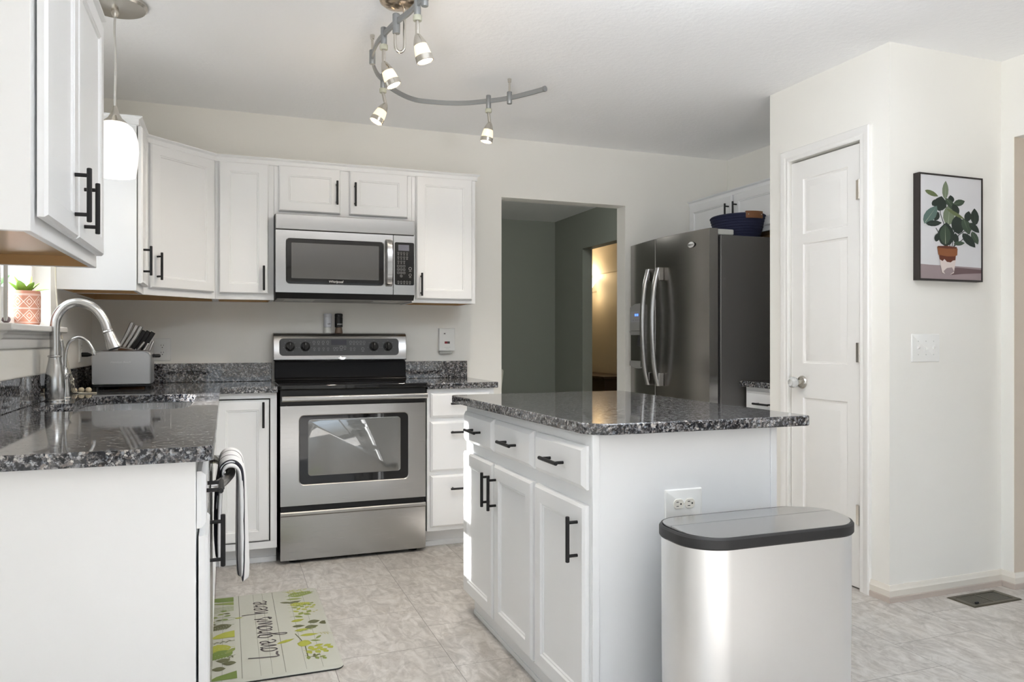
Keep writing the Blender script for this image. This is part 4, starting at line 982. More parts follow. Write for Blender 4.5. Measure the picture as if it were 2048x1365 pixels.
pc = thing('power_plug', 'black plug and cord stub in the left wall outlet behind the slim faucet', 'plug', (XL + .02, 4.262, 1.08))
m = MB(); m.tube([(XL + .0095, 4.262, 1.0775), (XL + .034, 4.262, 1.0775), (XL + .05, 4.26, 1.076)], [.011, .011, .006], 12); m.build('plug', BLKP, pc)
m = MB(); m.tube(cat([(XL + .048, 4.26, 1.076), (XL + .075, 4.255, 1.070), (XL + .10, 4.25, 1.03), (XL + .09, 4.24, .96), (XL + .10, 4.235, .926), (XL + .14, 4.24, .9195), (-.50, 4.235, .9195)], 7), .0034, 8); m.build('cord', BLKP, pc)
ca = thing('carbon_monoxide_alarm', 'white plug-in alarm with small red display, on the wall right of the range', 'alarm', (1.2925, YW, 1.145))
ax0, ax1, az0, az1 = 1.2425, 1.343, 1.083, 1.2245
m = MB(); m.loft([[(x, y, z) for y in (YW - .0005, yf)] + [] for x, z, yf in ()]) if False else None
m.loft([[(ax0 + (ax1 - ax0) * k / 8, YW - .0005, z) for k in (0, 8)] + [(ax0 + (ax1 - ax0) * k / 8, YW - .034 - .008 * math.sin(math.pi * k / 8), z) for k in range(8, -1, -1)] for z in (az0, az1)]); cb = m.build('body', WHITEP, ca, bevel=.003)
MA = frame((0, YW - .0432, 0), (1, 0, 0))
m = MB(); m.box(ax0 + .004, ax1 - .018, YW - .028, YW - .0005, 1.066, 1.0825); m.build('battery_tray', LGREYP, ca, bevel=.002)
m = LB(MA); m.lathe([(.0135, -.004), (.0135, .0008), (.012, .0016)], (1.2735, 1.1905, 0), 24); bt = m.build('test_button', WHITEP, ca)
m = LB(MA)
for s in (-1, 1): m.loft([[(1.2735 + s * .0048, 1.1905 - .005, w), (1.2735 + s * .0048, 1.1905 + .005, w), (1.2735, 1.1905 + .001, w), (1.2735, 1.1905 - .001, w)] for w in (.0016, .002)])
m.build('button_mark', BLKP, bt)
m = LB(MA); m.box(1.2745, 1.2915, 1.1285, 1.1425, -.003, .0006); m.build('red_display', LEDR, ca)
m = LB(MA); m.box(1.2915, 1.3075, 1.1285, 1.1425, -.003, .0006); m.build('dark_display', DARKP, ca)
m = LB(MA); m.box(1.272, 1.313, 1.105, 1.1065, -.004, .0002); m.box(1.282, 1.303, 1.0945, 1.096, -.004, .0002); m.build('printed_lines', LGREYP, ca)
sp_ = thing('light_switch', 'white triple light switch plate below the plant picture', 'switch', (2.928, YP0, 1.114))
M = frame((2.928, YP0 - .0003, 1.114), (1, 0, 0)); w, h = .168, .126
m = LB(M); m.loft([[(x, y, d) for x, y in rrect(-w / 2 + i, w / 2 - i, -h / 2 + i, h / 2 - i, .004)] for i, d in ((0, .0003), (0, .003), (.003, .0058))]); pl = m.build('plate', WHITEP, sp_)
for x, up in ((-.046, 1), (0, -1), (.046, 1)):
    m = LB(M); m.box(x - .006, x + .006, -.012, .012, .0055, .0064); m.loft([[(x - .0045, -.005, .006), (x + .0045, -.005, .006), (x + .0045, .005, .006), (x - .0045, .005, .006)], [(x - .004, up * .008 - .0035, .016), (x + .004, up * .008 - .0035, .016), (x + .004, up * .008 + .0035, .016), (x - .004, up * .008 + .0035, .016)]]); m.build('toggle', WHITEP, sp_, bevel=.0008)
    for z in (-.030, .030): m = LB(M); m.lathe([(.0028, .0057), (.002, .0066)], (x, z, 0), 10); m.build('screw', LGREYP, pl)

# ------------------------------------------------------------------ framed plant picture
pt = thing('framed_picture', 'black-framed painting of a potted plant on the right wall panel', 'picture', (3.053, YP0, 1.65))
qx0, qx1, qz0, qz1 = 2.858, 3.247, 1.415, 1.890
m = MB(); 
for a in ((qx0, qx0 + .007, qz0, qz1), (qx1 - .007, qx1, qz0, qz1), (qx0 + .007, qx1 - .007, qz0, qz0 + .007), (qx0 + .007, qx1 - .007, qz1 - .007, qz1)): m.box(a[0], a[1], YP0 - .033, YP0 - .0006, a[2], a[3])
m.build('frame', mat('dark_frame', (.016, .011, .010), .5), pt)
cw, ch = qx1 - qx0 - .014, qz1 - qz0 - .014
M = frame((qx0 + .007, YP0 - .030, qz0 + .007), (1, 0, 0))
PM = [mat('canvas_' + n, c, .7) for n, c in (('grey', (.62, .62, .64)), ('mauve', (.30, .24, .25)), ('shadow', (.14, .09, .095)), ('terracotta', (.24, .085, .03)), ('rust', (.12, .030, .014)), ('white', (.66, .58, .55)),
      ('dark_leaf', (.018, .028, .022)), ('mid_leaf', (.045, .072, .045)), ('sage_leaf', (.16, .20, .13)), ('blue_leaf', (.10, .16, .14)), ('olive_leaf', (.13, .16, .07)), ('rib', (.36, .40, .30)))]
m = LB(M); lay = [0.0]
def Q(x, y): return ((x - 148) / 357 * cw, (1 - (y - 100) / 640) * ch)
def shape(pts, mi, px=True):
    lay[0] += .00003; m.mi = mi; m.poly([(*(Q(*p) if px else p), lay[0]) for p in pts])
m.mi = 0; m.box(0, cw, 0, ch, -.012, 0)
shape([(148, 651), (200, 654), (360, 656), (505, 660), (505, 740), (148, 740)], 1)
shape([(320, 672), (360, 664), (505, 672), (505, 694), (400, 702), (330, 712)], 2)
for pts in ([(300, 540), (262, 470), (238, 425)], [(305, 540), (285, 400), (262, 330), (268, 240)], [(320, 540), (300, 380), (296, 280), (292, 200)], [(335, 540), (390, 490), (440, 430), (462, 380)], [(330, 540), (345, 430), (335, 300), (322, 240)], [(340, 535), (370, 460), (420, 420)]):
    for a, b in zip(pts, pts[1:]):
        d = (Vector(b) - Vector(a)).normalized(); n = Vector((-d.y, d.x)) * 2.2; a, b = Vector(a), Vector(b); shape([a + n, a - n, b - n, b + n], 6)
def leaf(cx, cy, L, Wd, ang, mi, rib=None):
    c, s_ = math.cos(R(ang)), math.sin(R(ang))
    pf = [(-.5, 0), (-.38, .30), (-.18, .48), (.05, .50), (.25, .38), (.40, .18), (.5, 0)]
    T_ = lambda u, v: (cx + (u * L) * c - (v * Wd) * s_, cy - (u * L) * s_ - (v * Wd) * c)
    shape([T_(u, v) for u, v in pf] + [T_(u, -v) for u, v in pf[-2:0:-1]], mi)
    if rib is not None: shape([T_(-.46, .02), T_(.44, .0), T_(-.46, -.03)], rib)
for a in ((292, 185, 115, 36, 88, 8, 11), (213, 213, 82, 30, -22, 10, None), (262, 272, 95, 74, 80, 6, None), (238, 268, 60, 40, 40, 6, None), (325, 238, 48, 36, 100, 6, None), (373, 257, 72, 40, 22, 7, 8), (241, 352, 60, 36, 70, 6, None),
          (207, 345, 135, 62, 58, 9, 11), (226, 397, 92, 36, 8, 6, 7), (312, 338, 135, 66, 85, 8, 11), (325, 275, 105, 38, -50, 7, 8), (352, 300, 70, 40, -60, 6, None), (364, 395, 120, 76, 95, 6, None), (352, 330, 120, 22, -28, 10, None), (415, 402, 108, 52, -70, 7, 8),
          (424, 338, 68, 42, 80, 6, None), (465, 338, 108, 50, 92, 6, 7), (462, 408, 84, 40, -45, 6, 7), (466, 472, 88, 40, -65, 7, 8), (430, 490, 115, 50, -48, 6, 7), (352, 482, 66, 34, 95, 6, None), (372, 512, 66, 28, 8, 7, None), (244, 482, 58, 30, 75, 6, None), (295, 462, 152, 96, 88, 6, None), (290, 462, 128, 62, 91, 7, 11)): leaf(*a)
shape([(254, 590), (352, 590), (346, 660), (340, 700), (318, 710), (290, 708), (272, 698), (262, 650)], 4)
shape([(258, 618), (275, 628), (285, 615), (300, 632), (322, 634), (335, 622), (352, 618), (346, 660), (340, 700), (318, 710), (290, 708), (272, 698), (262, 650)], 5)
shape([(280, 690), (300, 670), (330, 665), (342, 690), (318, 710), (290, 708)], 1)
shape([(243, 540), (300, 545), (362, 545), (360, 588), (340, 596), (300, 598), (250, 590)], 3)
shape([(247, 536), (300, 532), (358, 536), (358, 546), (300, 550), (247, 545)], 4)
m.build('canvas', PM, pt)

# ------------------------------------------------------------------ floor register
vt = thing('floor_vent', 'bronze slotted metal floor register near the right baseboard', 'vent', (3.15, 2.416, 0))
vx0, vx1, vy0, vy1 = 3.003, 3.296, 2.348, 2.486
BRZ = mat('bronze_paint', (.105, .095, .070), .4, .5)
m = MB(); O = [(vx0, vy0), (vx1, vy0), (vx1, vy1), (vx0, vy1)]; I2 = [(vx0 + .03, vy0 + .022), (vx1 - .03, vy0 + .022), (vx1 - .03, vy1 - .022), (vx0 + .03, vy1 - .022)]
m.loft([[(*p, .0003) for p in O], [(p[0] + (.006 if p[0] == vx0 else -.006), p[1] + (.006 if p[1] == vy0 else -.006), .005) for p in O], [(*p, .005) for p in I2], [(*p, .0012) for p in I2]], True, False, False)
m.box((vx0 + vx1) / 2 - .004, (vx0 + vx1) / 2 + .004, vy0 + .022, vy1 - .022, .001, .005)
for k in range(1, 13):
    y = vy0 + .022 + (vy1 - vy0 - .044) * k / 13; m.loft([[(x, y - .002, .0012), (x, y + .0005, .0012), (x, y + .002, .0045), (x, y - .0005, .0045)] for x in (vx0 + .03, vx1 - .03)])
m.build('grille', BRZ, vt)
B(vx0 + .029, vx1 - .029, vy0 + .021, vy1 - .021, .0003, .0010).build('damper', BLKP, vt)
B(vx0 + .040, vx0 + .058, vy0 + .026, vy0 + .032, .004, .011).build('damper_lever', BLKP, vt)

# ------------------------------------------------------------------ kitchen mat
MX0, MX1, MY0, MY1, MZ = -.105, .388, 2.688, 3.598, .012
MT = [mat('mat_' + n, c, .55) for n, c in (('cream', (.43, .435, .385)), ('edge', (.02, .02, .02)), ('seam', (.16, .16, .13)), ('ink', (.085, .075, .08)), ('green', (.13, .19, .035)), ('lime', (.33, .35, .045)), ('olive', (.10, .105, .045)), ('fern', (.20, .25, .06)), ('pale', (.40, .38, .17)))]
m = MB(); m.mi = 1
m.loft([[(x, y, z) for x, y in rrect(MX0 + d, MX1 - d, MY0 + d, MY1 - d, .03 - d, 8)] for d, z in ((.004, .0004), (0, .003), (0, .006))], True, True, False); m.mi = 0
m.loft([[(x, y, z) for x, y in rrect(MX0 + d, MX1 - d, MY0 + d, MY1 - d, .03 - d, 8)] for d, z in ((0, .006), (.003, .009), (.014, MZ))], True, False, True)
lz = [MZ + .0001]
def mpoly(pts, mi): lz[0] += .000004; m.mi = mi; m.poly([(x, y, lz[0]) for x, y in pts])
def mline(pts, w, mi, taper=0):
    lz[0] += .000004; P = [Vector((x, y)) for x, y in pts]; m.mi = mi; L_, R_ = [], []
    for i, p in enumerate(P):
        d = (P[min(i + 1, len(P) - 1)] - P[max(i - 1, 0)]); d = d.normalized() if d.length > 1e-9 else Vector((1, 0)); n = Vector((-d.y, d.x)) * w / 2 * (1 - taper * i / max(1, len(P) - 1))
        L_.append(m.v((*(p + n), lz[0]))); R_.append(m.v((*(p - n), lz[0])))
    for i in range(len(P) - 1): m.f([L_[i], L_[i + 1], R_[i + 1], R_[i]])
for x in (.052, .193): mline([(x, MY0 + .016), (x + .001, MY1 - .016)], .0022, 2)
for x in (-.07, -.012, .112, .150, .262, .318): mline([(x, MY0 + .016), (x + .001, MY1 - .016)], .0011, 2)
rnd = random.Random(11)
def mleaf(x, y, L, w, a, mi):
    d = Vector((math.cos(a), math.sin(a))); n = Vector((-d.y, d.x)); o = Vector((x, y))
    pf = [(0, 0), (.15, .30), (.38, .5), (.62, .46), (.85, .2), (1, 0)]
    pts = [o + d * L * u + n * w * v for u, v in pf] + [o + d * L * u - n * w * v for u, v in pf[-2:0:-1]]
    pts = [(min(max(p.x, MX0 + .005), MX1 - .012), min(max(p.y, MY0 + .012), MY1 - .012)) for p in pts]
    mpoly(pts, mi)
def frond(x, y, L, a, mi, n=9, w=.045, lw=.011):
    d = Vector((math.cos(a), math.sin(a))); mline([(x, y), tuple(Vector((x, y)) + d * L)], .003, mi, .6)
    for i in range(n):
        u = (i + 1) / (n + 1); q = Vector((x, y)) + d * L * u; l = w * (1 - .75 * u) + .012
        for s in (1, -1): mleaf(q.x, q.y, l, lw, a + s * .75, mi)
    mleaf(x + d.x * L * .92, y + d.y * L * .92, .03, lw, a, mi)
def sprig(x, y, L, a, mi, n=5, lw=.020, ll=.04, curve=.3):
    pts = []; q = Vector((x, y)); b = a
    for i in range(n + 1): pts.append((q.x, q.y)); q = q + Vector((math.cos(b), math.sin(b))) * L / n; b += curve / n
    mline(pts, .0022, mi, .4)
    for i, p in enumerate(pts[1:]):
        s = 1 if i % 2 else -1; mleaf(p[0], p[1], ll * (1 - .07 * i), lw, a + s * rnd.uniform(.6, 1.0), mi)
# right-hand border: grows from x=.245 toward the right edge
xr = .246
frond(xr, 3.50, .11, .25, 7, 9, .05, .010); sprig(xr - .01, 3.57, .09, -.15, 5, 6, .006, .05); sprig(xr, 3.555, .06, .5, 8, 5, .005, .035)
mleaf(xr - .028, 3.430, .06, .022, -.35, 6); mleaf(xr + .005, 3.405, .06, .030, .35, 6); mleaf(xr, 3.46, .07, .022, -.1, 7)
frond(xr, 3.385, .09, -.05, 5, 7, .03, .010); sprig(xr, 3.35, .10, .1, 7, 6, .016, .030); sprig(xr, 3.30, .11, .25, 5, 6, .015, .034)
sprig(xr + .02, 3.26, .09, .05, 8, 6, .008, .02); sprig(xr, 3.235, .08, .3, 7, 4, .020, .04)
mleaf(xr, 3.18, .055, .030, .25, 5); mleaf(xr, 3.125, .05, .028, -.1, 6)
for q in ((xr + .062, 3.150, .050), (xr + .104, 3.128, .046), (xr + .045, 3.095, .055)): mleaf(q[0], q[1], q[2], .040, .15, 6)
mleaf(xr + .004, 3.075, .06, .026, .1, 5); sprig(xr + .01, 3.06, .085, .25, 7, 8, .004, .022); sprig(xr + .09, 3.03, .065, -.55, 8, 9, .004, .024, .1)
mleaf(xr + .02, 3.02, .07, .026, -.05, 5); mleaf(xr - .068, 2.965, .075, .024, .45, 5); mline([(xr + .005, 3.045), (xr + .02, 2.98), (xr + .03, 2.91), (xr + .03, 2.80)], .004, 6)
mleaf(xr + .004, 2.945, .055, .062, -.3, 5); sprig(xr + .03, 2.95, .05, .3, 7, 2, .014, .04); sprig(xr + .03, 2.91, .085, -.45, 5, 5, .022, .04); sprig(xr + .02, 2.87, .075, -.4, 5, 5, .020, .036)
sprig(xr + .02, 2.82, .07, -.6, 7, 5, .014, .03); sprig(xr + .035, 2.80, .03, .5, 6, 3, .010, .02)
# left-hand border: grows from x=.03 toward the left
xl, w_ = .032, math.pi
mpoly([(xl, 3.575), (xl, 3.515), (-.03, 3.522), (-.09, 3.555), (-.09, 3.582)], 4); mpoly([(xl, 3.508), (xl, 3.470), (-.03, 3.492), (-.07, 3.508)], 7); mpoly([(-.045, 3.50), (-.09, 3.54), (-.092, 3.44)], 4)
for k in range(5): mline([(xl, 3.455 - .013 * k), (-.085, 3.45 - .018 * k)], .005, 7, .5)
for k, (x, y) in enumerate(((.005, 3.40), (-.005, 3.37), (.018, 3.365), (.02, 3.345), (-.03, 3.33), (-.012, 3.30), (.01, 3.295), (-.04, 3.285), (-.035, 3.25), (-.06, 3.35))): mleaf(x, y, .03, .018, w_ + (.3 if k % 2 else -.3), (4, 7, 6)[k % 3])
mline([(xl + .01, 3.305), (-.02, 3.33), (-.06, 3.32)], .002, 4); mleaf(xl + .002, 3.298, .030, .014, .0, 5); mline([(xl, 3.29), (-.03, 3.275), (-.07, 3.255)], .002, 4)
frond(xl, 3.235, .11, w_ + .35, 6, 9, .045, .010)
mpoly([(xl, 3.165), (xl, 3.095), (-.02, 3.092), (-.055, 3.098), (-.035, 3.13), (-.005, 3.155)], 5)
sprig(xl, 3.06, .10, w_ + .1, 6, 9, .004, .024, .1)
frond(xl, 3.00, .10, w_ + .15, 5, 6, .06, .020); frond(xl + .0, 2.965, .12, w_ + .55, 4, 8, .05, .018); mleaf(xl, 2.985, .06, .022, w_ + 1.0, 7)
for q in ((.016, 2.875), (.0, 2.805), (.035, 2.845)): mleaf(q[0], q[1], .050, .036, w_ - .1, 6)
mpoly([(xl + .003, 2.775), (xl + .004, 2.712), (-.06, 2.712), (-.03, 2.745)], 4); sprig(xl, 2.92, .04, w_ + .8, 6, 5, .006, .016)
# hand lettering: reads away from the camera, letter tops to the left
GL = {'L': (.95, [[(.35, 1.75), (.22, .9), (.15, .02), (.5, .05), (.85, .0)]]), 'o': (.62, [[(.45, .95), (.15, .75), (.05, .35), (.2, .0), (.45, .15), (.52, .6), (.40, .95), (.62, .82)]]),
      'v': (.60, [[(.0, .85), (.12, .9), (.22, .0), (.45, .85), (.60, .75)]]), 'e': (.55, [[(.0, .35), (.35, .55), (.38, .88), (.18, .92), (.06, .5), (.15, .08), (.35, .02), (.55, .22)]]),
      'g': (.68, [[(.48, .85), (.2, .95), (.03, .5), (.15, .08), (.38, .25), (.50, .9), (.50, -.2), (.40, -.85), (.22, -.8), (.30, -.3), (.68, .2)]]), 'r': (.55, [[(.0, .15), (.15, .95), (.20, .72), (.42, .82), (.38, .3), (.42, .03), (.58, .12)]]),
      'w': (.95, [[(.02, .92), (.10, .1), (.25, .02), (.42, .85), (.50, .1), (.65, .02), (.80, .88), (.95, .78)]]), 's': (.60, [[(-.05, .2), (.25, .98), (.30, 1.05), (.28, .75), (.42, .35), (.36, -.05), (.10, .02), (.5, .12)]]),
      'h': (.68, [[(.08, 1.9), (.12, .9), (.10, .0)], [(.10, .15), (.28, .85), (.40, .80), (.45, .1), (.52, .0), (.68, .18)]])}
def word(txt, y0, y1, base, xh):
    tot = sum(GL[c][0] for c in txt); k = (y1 - y0) / tot; y = y0
    for c in txt:
        for st_ in GL[c][1]:
            pts = [(p.x, p.y) for p in cat([(base - v * xh, y + u * k, 0) for u, v in st_], 6)]; mline(pts, .0068 if c != 'L' else .0085, 3)
        y += GL[c][0] * k
word('Love', 2.842, 3.018, .176, .058); word('grows', 3.042, 3.278, .170, .056); word('here', 3.312, 3.478, .164, .054)
tag(m.build('kitchen_mat', MT), 'cream leaf-bordered kitchen mat lettered Love grows here on the floor by the sink', 'mat')

# ------------------------------------------------------------------ dish towel over the dishwasher handle
def tprof(off, zb0, zb1):
    P = [(-.012 - off, zb0), (-.014 - off, .60), (-.010 - off, .73), (-.004 - off, .765)]
    for k in range(7): a = math.pi - math.pi * k / 6; P.append((.013 + (.019 + off) * math.cos(a), .764 + (.019 + off) * math.sin(a) * 1.1))
    return P + [(.034 + off, .73), (.036 + off, .60), (.038 + off, zb1)]
tm = bpy.data.materials.new('towel_cloth'); tm.use_nodes = True; ns, ls, b = nodes(tm); b.inputs['Roughness'].default_value = .95
g = N(ns, 'ShaderNodeNewGeometry'); sp2 = N(ns, 'ShaderNodeSeparateXYZ'); ls.new(g.outputs['Position'], sp2.inputs[0])
wv = N(ns, 'ShaderNodeTexNoise', i_Scale=9.0); ls.new(g.outputs['Position'], wv.inputs['Vector'])
ad = N(ns, 'ShaderNodeMath', operation='MULTIPLY_ADD'); ad.inputs[1].default_value = .02; ls.new(wv.outputs[0], ad.inputs[0]); ls.new(sp2.outputs['Y'], ad.inputs[2])
md_ = N(ns, 'ShaderNodeMath', operation='PINGPONG'); md_.inputs[1].default_value = .052; ls.new(ad.outputs[0], md_.inputs[0])
gt = N(ns, 'ShaderNodeMath', operation='GREATER_THAN'); gt.inputs[1].default_value = .0465; ls.new(md_.outputs[0], gt.inputs[0])
mxc = N(ns, 'ShaderNodeMixRGB'); mxc.inputs[1].default_value = (.78, .78, .79, 1); mxc.inputs[2].default_value = (.025, .025, .035, 1)
ls.new(gt.outputs[0], mxc.inputs[0]); ls.new(mxc.outputs[0], b.inputs['Base Color'])
t = thing('dish_towel', 'white striped dish towel draped over the dishwasher handle', 'towel', (.013, 2.46, .785))
for nm, off, yA, yB, z0, z1 in (('towel_layer', .0005, 2.30, 2.63, .49, .455), ('towel_layer', .009, 2.325, 2.61, .52, .435)):
    m = MB(); rings = []
    for k in range(25):
        y = yA + (yB - yA) * k / 24
        rings.append([(x + (.009 * math.sin(34 * y + 2 * off * 100) * (.3 + min(1, (.79 - z) * 3)) if x > .02 else -.002 * math.sin(31 * y + 1)), y, z + (.006 * math.sin(17 * y) if z < .52 else 0)) for x, z in tprof(off, z0, z1)])
    m.loft(rings, False); o = m.build(nm, tm, t)
    sd = o.modifiers.new('thick', 'SOLIDIFY'); sd.thickness = .010; sd.offset = 1
    o.modifiers.new('smooth', 'SUBSURF').levels = 1

# ------------------------------------------------------------------ window sill things and blind cords
def potmat():
    mt = mat('terracotta_pot', (.50, .225, .15), .7)
    ns, ls, b = nodes(mt); tcn = N(ns, 'ShaderNodeTexCoord'); s3 = N(ns, 'ShaderNodeSeparateXYZ'); ls.new(tcn.outputs['Object'], s3.inputs[0])
    def M_(op, a, bb=None, c=None):
        n = N(ns, 'ShaderNodeMath', operation=op)
        for i, q in enumerate((a, bb, c)):
            if q is None: continue
            if isinstance(q, (int, float)): n.inputs[i].default_value = q
            else: ls.new(q, n.inputs[i])
        return n.outputs[0]
    an = M_('ARCTAN2', s3.outputs['Y'], s3.outputs['X']); u = M_('MULTIPLY', an, 9 / (2 * math.pi)); uu = M_('ABSOLUTE', M_('SUBTRACT', M_('FRACT', u), .5))
    z = s3.outputs['Z']; out = None
    for z0, z1 in ((.016, .060), (.068, .112)):
        v = M_('ABSOLUTE', M_('DIVIDE', M_('SUBTRACT', z, (z0 + z1) / 2), (z1 - z0))) 
        s_ = M_('ADD', uu, M_('MULTIPLY', v, 1.0)); inb = M_('LESS_THAN', v, .5)
        for k in (.5, .24):
            ln = M_('MULTIPLY', M_('LESS_THAN', M_('ABSOLUTE', M_('SUBTRACT', s_, k)), .035), inb); out = ln if out is None else M_('MAXIMUM', out, ln)
    for zz in (.013, .0635, .0665, .115, .119): out = M_('MAXIMUM', out, M_('LESS_THAN', M_('ABSOLUTE', M_('SUBTRACT', z, zz)), .0009))
    mx = N(ns, 'ShaderNodeMixRGB'); mx.inputs[1].default_value = (.50, .225, .15, 1); mx.inputs[2].default_value = (.80, .68, .62, 1); ls.new(out, mx.inputs[0]); ls.new(mx.outputs[0], b.inputs['Base Color'])
    return mt
SILL = WZ0 + .0125
LEAFG = mat('succulent_green', (.22, .42, .06), .45, 0, Subsurface_Weight=.0); SOIL = mat('potting_soil', (.03, .02, .015), .9)
def pot(label, x, y, r, h, body, leafs, lm):
    t = thing('potted_succulent', label, 'potted plant', (x, y, SILL), None)
    m = MB(); m.lathe([(r * .80, 0), (r * .92, .004), (r, .014), (r * 1.01, h * .9), (r * .97, h), (r * .90, h), (r * .88, h - .014)], (x, y, SILL), 36); m.build('pot', body, t, ang=30)
    m = MB(); m.lathe([(r * .87, h - .018), (r * .87, h - .0135), (.001, h - .011)], (x, y, SILL), 24); m.build('soil', SOIL, t)
    for a, tilt_, L, w in leafs:
        d = Vector((math.cos(R(a)) * math.sin(R(tilt_)), math.sin(R(a)) * math.sin(R(tilt_)), math.cos(R(tilt_)))); sd_ = Vector((-math.sin(R(a)), math.cos(R(a)), 0)); up = d.cross(sd_)
        o = Vector((x, y, SILL + h - .012)) + Vector((math.cos(R(a)), math.sin(R(a)), 0)) * r * .15; m = MB(); rings = []
        for u, q in ((0, .55), (.25, .9), (.5, 1), (.75, .75), (.92, .35), (1, .04)):
            c = o + d * L * u - up * .25 * L * u * u; rings.append([c + sd_ * w * q * math.cos(R(60 * k)) + up * w * .35 * q * math.sin(R(60 * k)) for k in range(6)])
        m.loft(rings); m.build('leaf', lm, t, ang=60)
    return t
pot('terracotta pot with carved white diamonds and green succulent on the sink window sill', XL - .040, 3.345, .054, .132, potmat(), [(20, 30, .06, .016), (80, 35, .055, .016), (140, 35, .055, .016), (200, 30, .06, .016), (265, 30, .065, .018), (320, 30, .06, .016), (60, 8, .075, .015), (200, 6, .07, .015), (45, 62, .095, .006)], LEAFG)
pot('plain white pot with broad green leaf, left of the terracotta pot on the sill', XL - .047, 2.924, .048, .120, mat('white_pot', (.82, .82, .82), .35), [(60, 38, .09, .020), (180, 30, .07, .018), (300, 35, .08, .018), (0, 10, .06, .015)], mat('deep_green', (.10, .20, .08), .45))
m = MB(); m.ball((XL + .020, 2.835, SILL + .0105), .0115, 8, (1, 1.1, .98))
for v in m.bm.verts: v.co += Vector((rnd.uniform(-1, 1), rnd.uniform(-1, 1), rnd.uniform(-.4, .6))) * .002
tag(m.build('stone', mat('purple_stone', (.22, .16, .18), .6)), 'small purple-brown stone on the window sill beside the terracotta pot', 'stone')
t = thing('blind_wand', 'white blind tilt wand hanging straight in front of the sill pots', 'blind wand', (XL + .048, 2.66, 1.9))
wy = 2.648; wxx = XL + .062
m = MB(); m.tube([(wxx, wy, 1.205), (wxx, wy, 1.215), (wxx, wy, 2.15)], [.004, .006, .0055], 8); m.build('rod', WHITEP, t)
m = MB(); m.tube([(wxx, wy, 2.15), (wxx - .02, wy, 2.175), (wxx - .0615, wy, 2.18)], .003, 8); m.build('hook', WHITEP, t)
CORD = mat('cotton_cord', (.70, .66, .56), .8)
t = thing('blind_pull', 'cream blind pull cords with wooden beads trailing onto the counter by the filter faucet', 'blind cord', (-.63, 3.7, CT))
for k in range(3):
    o = .006 * (k - 1)
    m = MB(); m.tube(cat([(XL + .004, 3.585 + o, 2.20), (XL + .014, 3.59 + o, 1.9), (XL + .018, 3.592 + o, 1.44), (XL + .025, 3.625 + o, 1.234), (-.632 + o * .5, 3.70 + o, 1.05), (-.622 + o, 3.745, .967), (-.622 + o, 3.79, .925), (-.610 + o, 3.83 + o, .9165), (-.58 - o, 3.845 + 2 * o, .9162), (-.55 + o, 3.80 + 3 * o, .9162), (-.535, 3.775 + 3 * o, .9170), (-.56 + 2 * o, 3.76, .9162), (-.60, 3.78 + 2 * o, .9162)], 6), .0016, 6); m.build('cord', CORD, t)
m = MB(); kp_ = [(-.622 + .006 * math.cos(a * .9), 3.745 + .006 * math.sin(a * .9), .955 + .0035 * a) for a in range(9)]; m.tube(kp_, .0035, 6); m.build('knot', CORD, t)
for x, y in ((-.6262, 3.818), (-.6031, 3.850), (-.5737, 3.842)):
    m = MB(); m.ball((x, y, CT + .0125), .012, 8, (1.1, 1, 1)); m.build('bead', mat('bead_wood', (.58, .50, .36), .5), t)

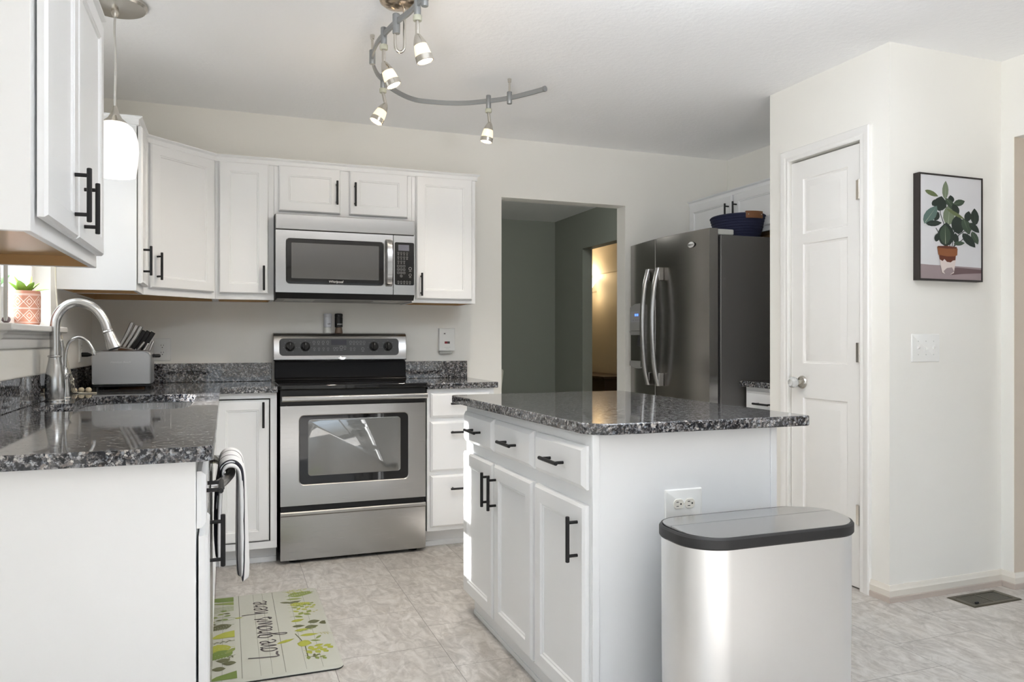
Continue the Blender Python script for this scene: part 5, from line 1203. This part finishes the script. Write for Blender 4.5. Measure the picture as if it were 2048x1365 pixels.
# ------------------------------------------------------------------ beyond the doorway
sx0, sy0 = 4.515, 9.04
t = thing('wall_sconce', 'lit cone-shaped wall sconce in the room beyond the dark hall', 'sconce', (4.598, sy0, 1.80))
m = MB(); m.lathe([(.045, 1.80), (.075, 1.86), (.145, 1.965), (.140, 1.965), (.070, 1.864), (.04, 1.806)], (sx0 - .05, sy0, 0), 28, None, False); m.build('shade', SCON, t)
m = MB(); m.tube([(4.599, sy0, 1.80), (4.54, sy0, 1.79), (sx0 - .05, sy0, 1.795)], .014, 10); m.lathe([(.05, 1.792), (.045, 1.802)], (sx0 - .05, sy0, 0), 20); m.build('arm', NICKEL, t)
point('sconce_up', (sx0 - .06, sy0, 2.02), 6, (1, .74, .42), .06); point('sconce_down', (sx0 - .09, sy0 - .05, 1.74), 2.2, (1, .74, .42), .06)
t = thing('sideboard', 'dark brown wooden chest beneath the sconce, seen through both doorways', 'sideboard', (4.36, 8.6, 0))
DKW = mat('dark_wood', (.06, .032, .018), .4)
B(4.13, 4.597, 7.9, 9.3, .10, .70).build('body', DKW, t, bevel=.004); B(4.10, 4.5975, 7.87, 9.33, .7005, .73).build('top', DKW, t, bevel=.004)
for x in (4.16, 4.56):
    for y in (7.95, 9.25): B(x - .025, x + .025, y - .025, y + .025, 0, .0995).build('leg', DKW, t)
t = thing('dining_chair', 'pale upholstered chair, only its back corner showing inside the hall doorway', 'chair', (1.63, 5.42, 0))
UPH = mat('pale_upholstery', (.50, .48, .42), .9); 
m = MB(); m.loft([[(x, y + (.06 if z < .6 else 0), z) for x, y in ((1.40, 5.20), (1.40 + w, 5.20), (1.40 + w, 5.26), (1.40, 5.26))] for z, w in ((.47, .455), (.75, .475), (.925, .497), (.94, .49))]); m.build('backrest', UPH, t, bevel=.01)
B(1.40, 1.86, 5.262, 5.70, .42, .50).build('seat', UPH, t, bevel=.015)
for x in (1.43, 1.83):
    for y in (5.28, 5.67): B(x - .02, x + .02, y - .02, y + .02, 0, .4195).build('leg', DKW, t)
t = thing('ceiling_light', 'small round flush ceiling light in the hall, behind the doorway head', 'ceiling light', (3.05, 5.35, ZC))
m = MB(); m.lathe([(.10, ZC - .0002), (.10, ZC - .02), (.095, ZC - .024)], (3.05, 5.35, 0), 28); m.build('rim', WHITEP, t)
m = MB(); m.lathe([(.094, ZC - .0242), (.085, ZC - .04), (.05, ZC - .05), (.001, ZC - .052)], (3.05, 5.35, 0), 28); m.build('diffuser', emis('hall_lamp', (.85, .95, 1), 2.0), t)
point('hall_glow', (3.05, 5.35, 2.37), 17.0, (.95, 1, .98), .08)
point('hall_glow', (1.2, 6.2, 2.3), 9.0, (1, 1, .95), .15)  # added fill point without a fixture, lifts the hall walls
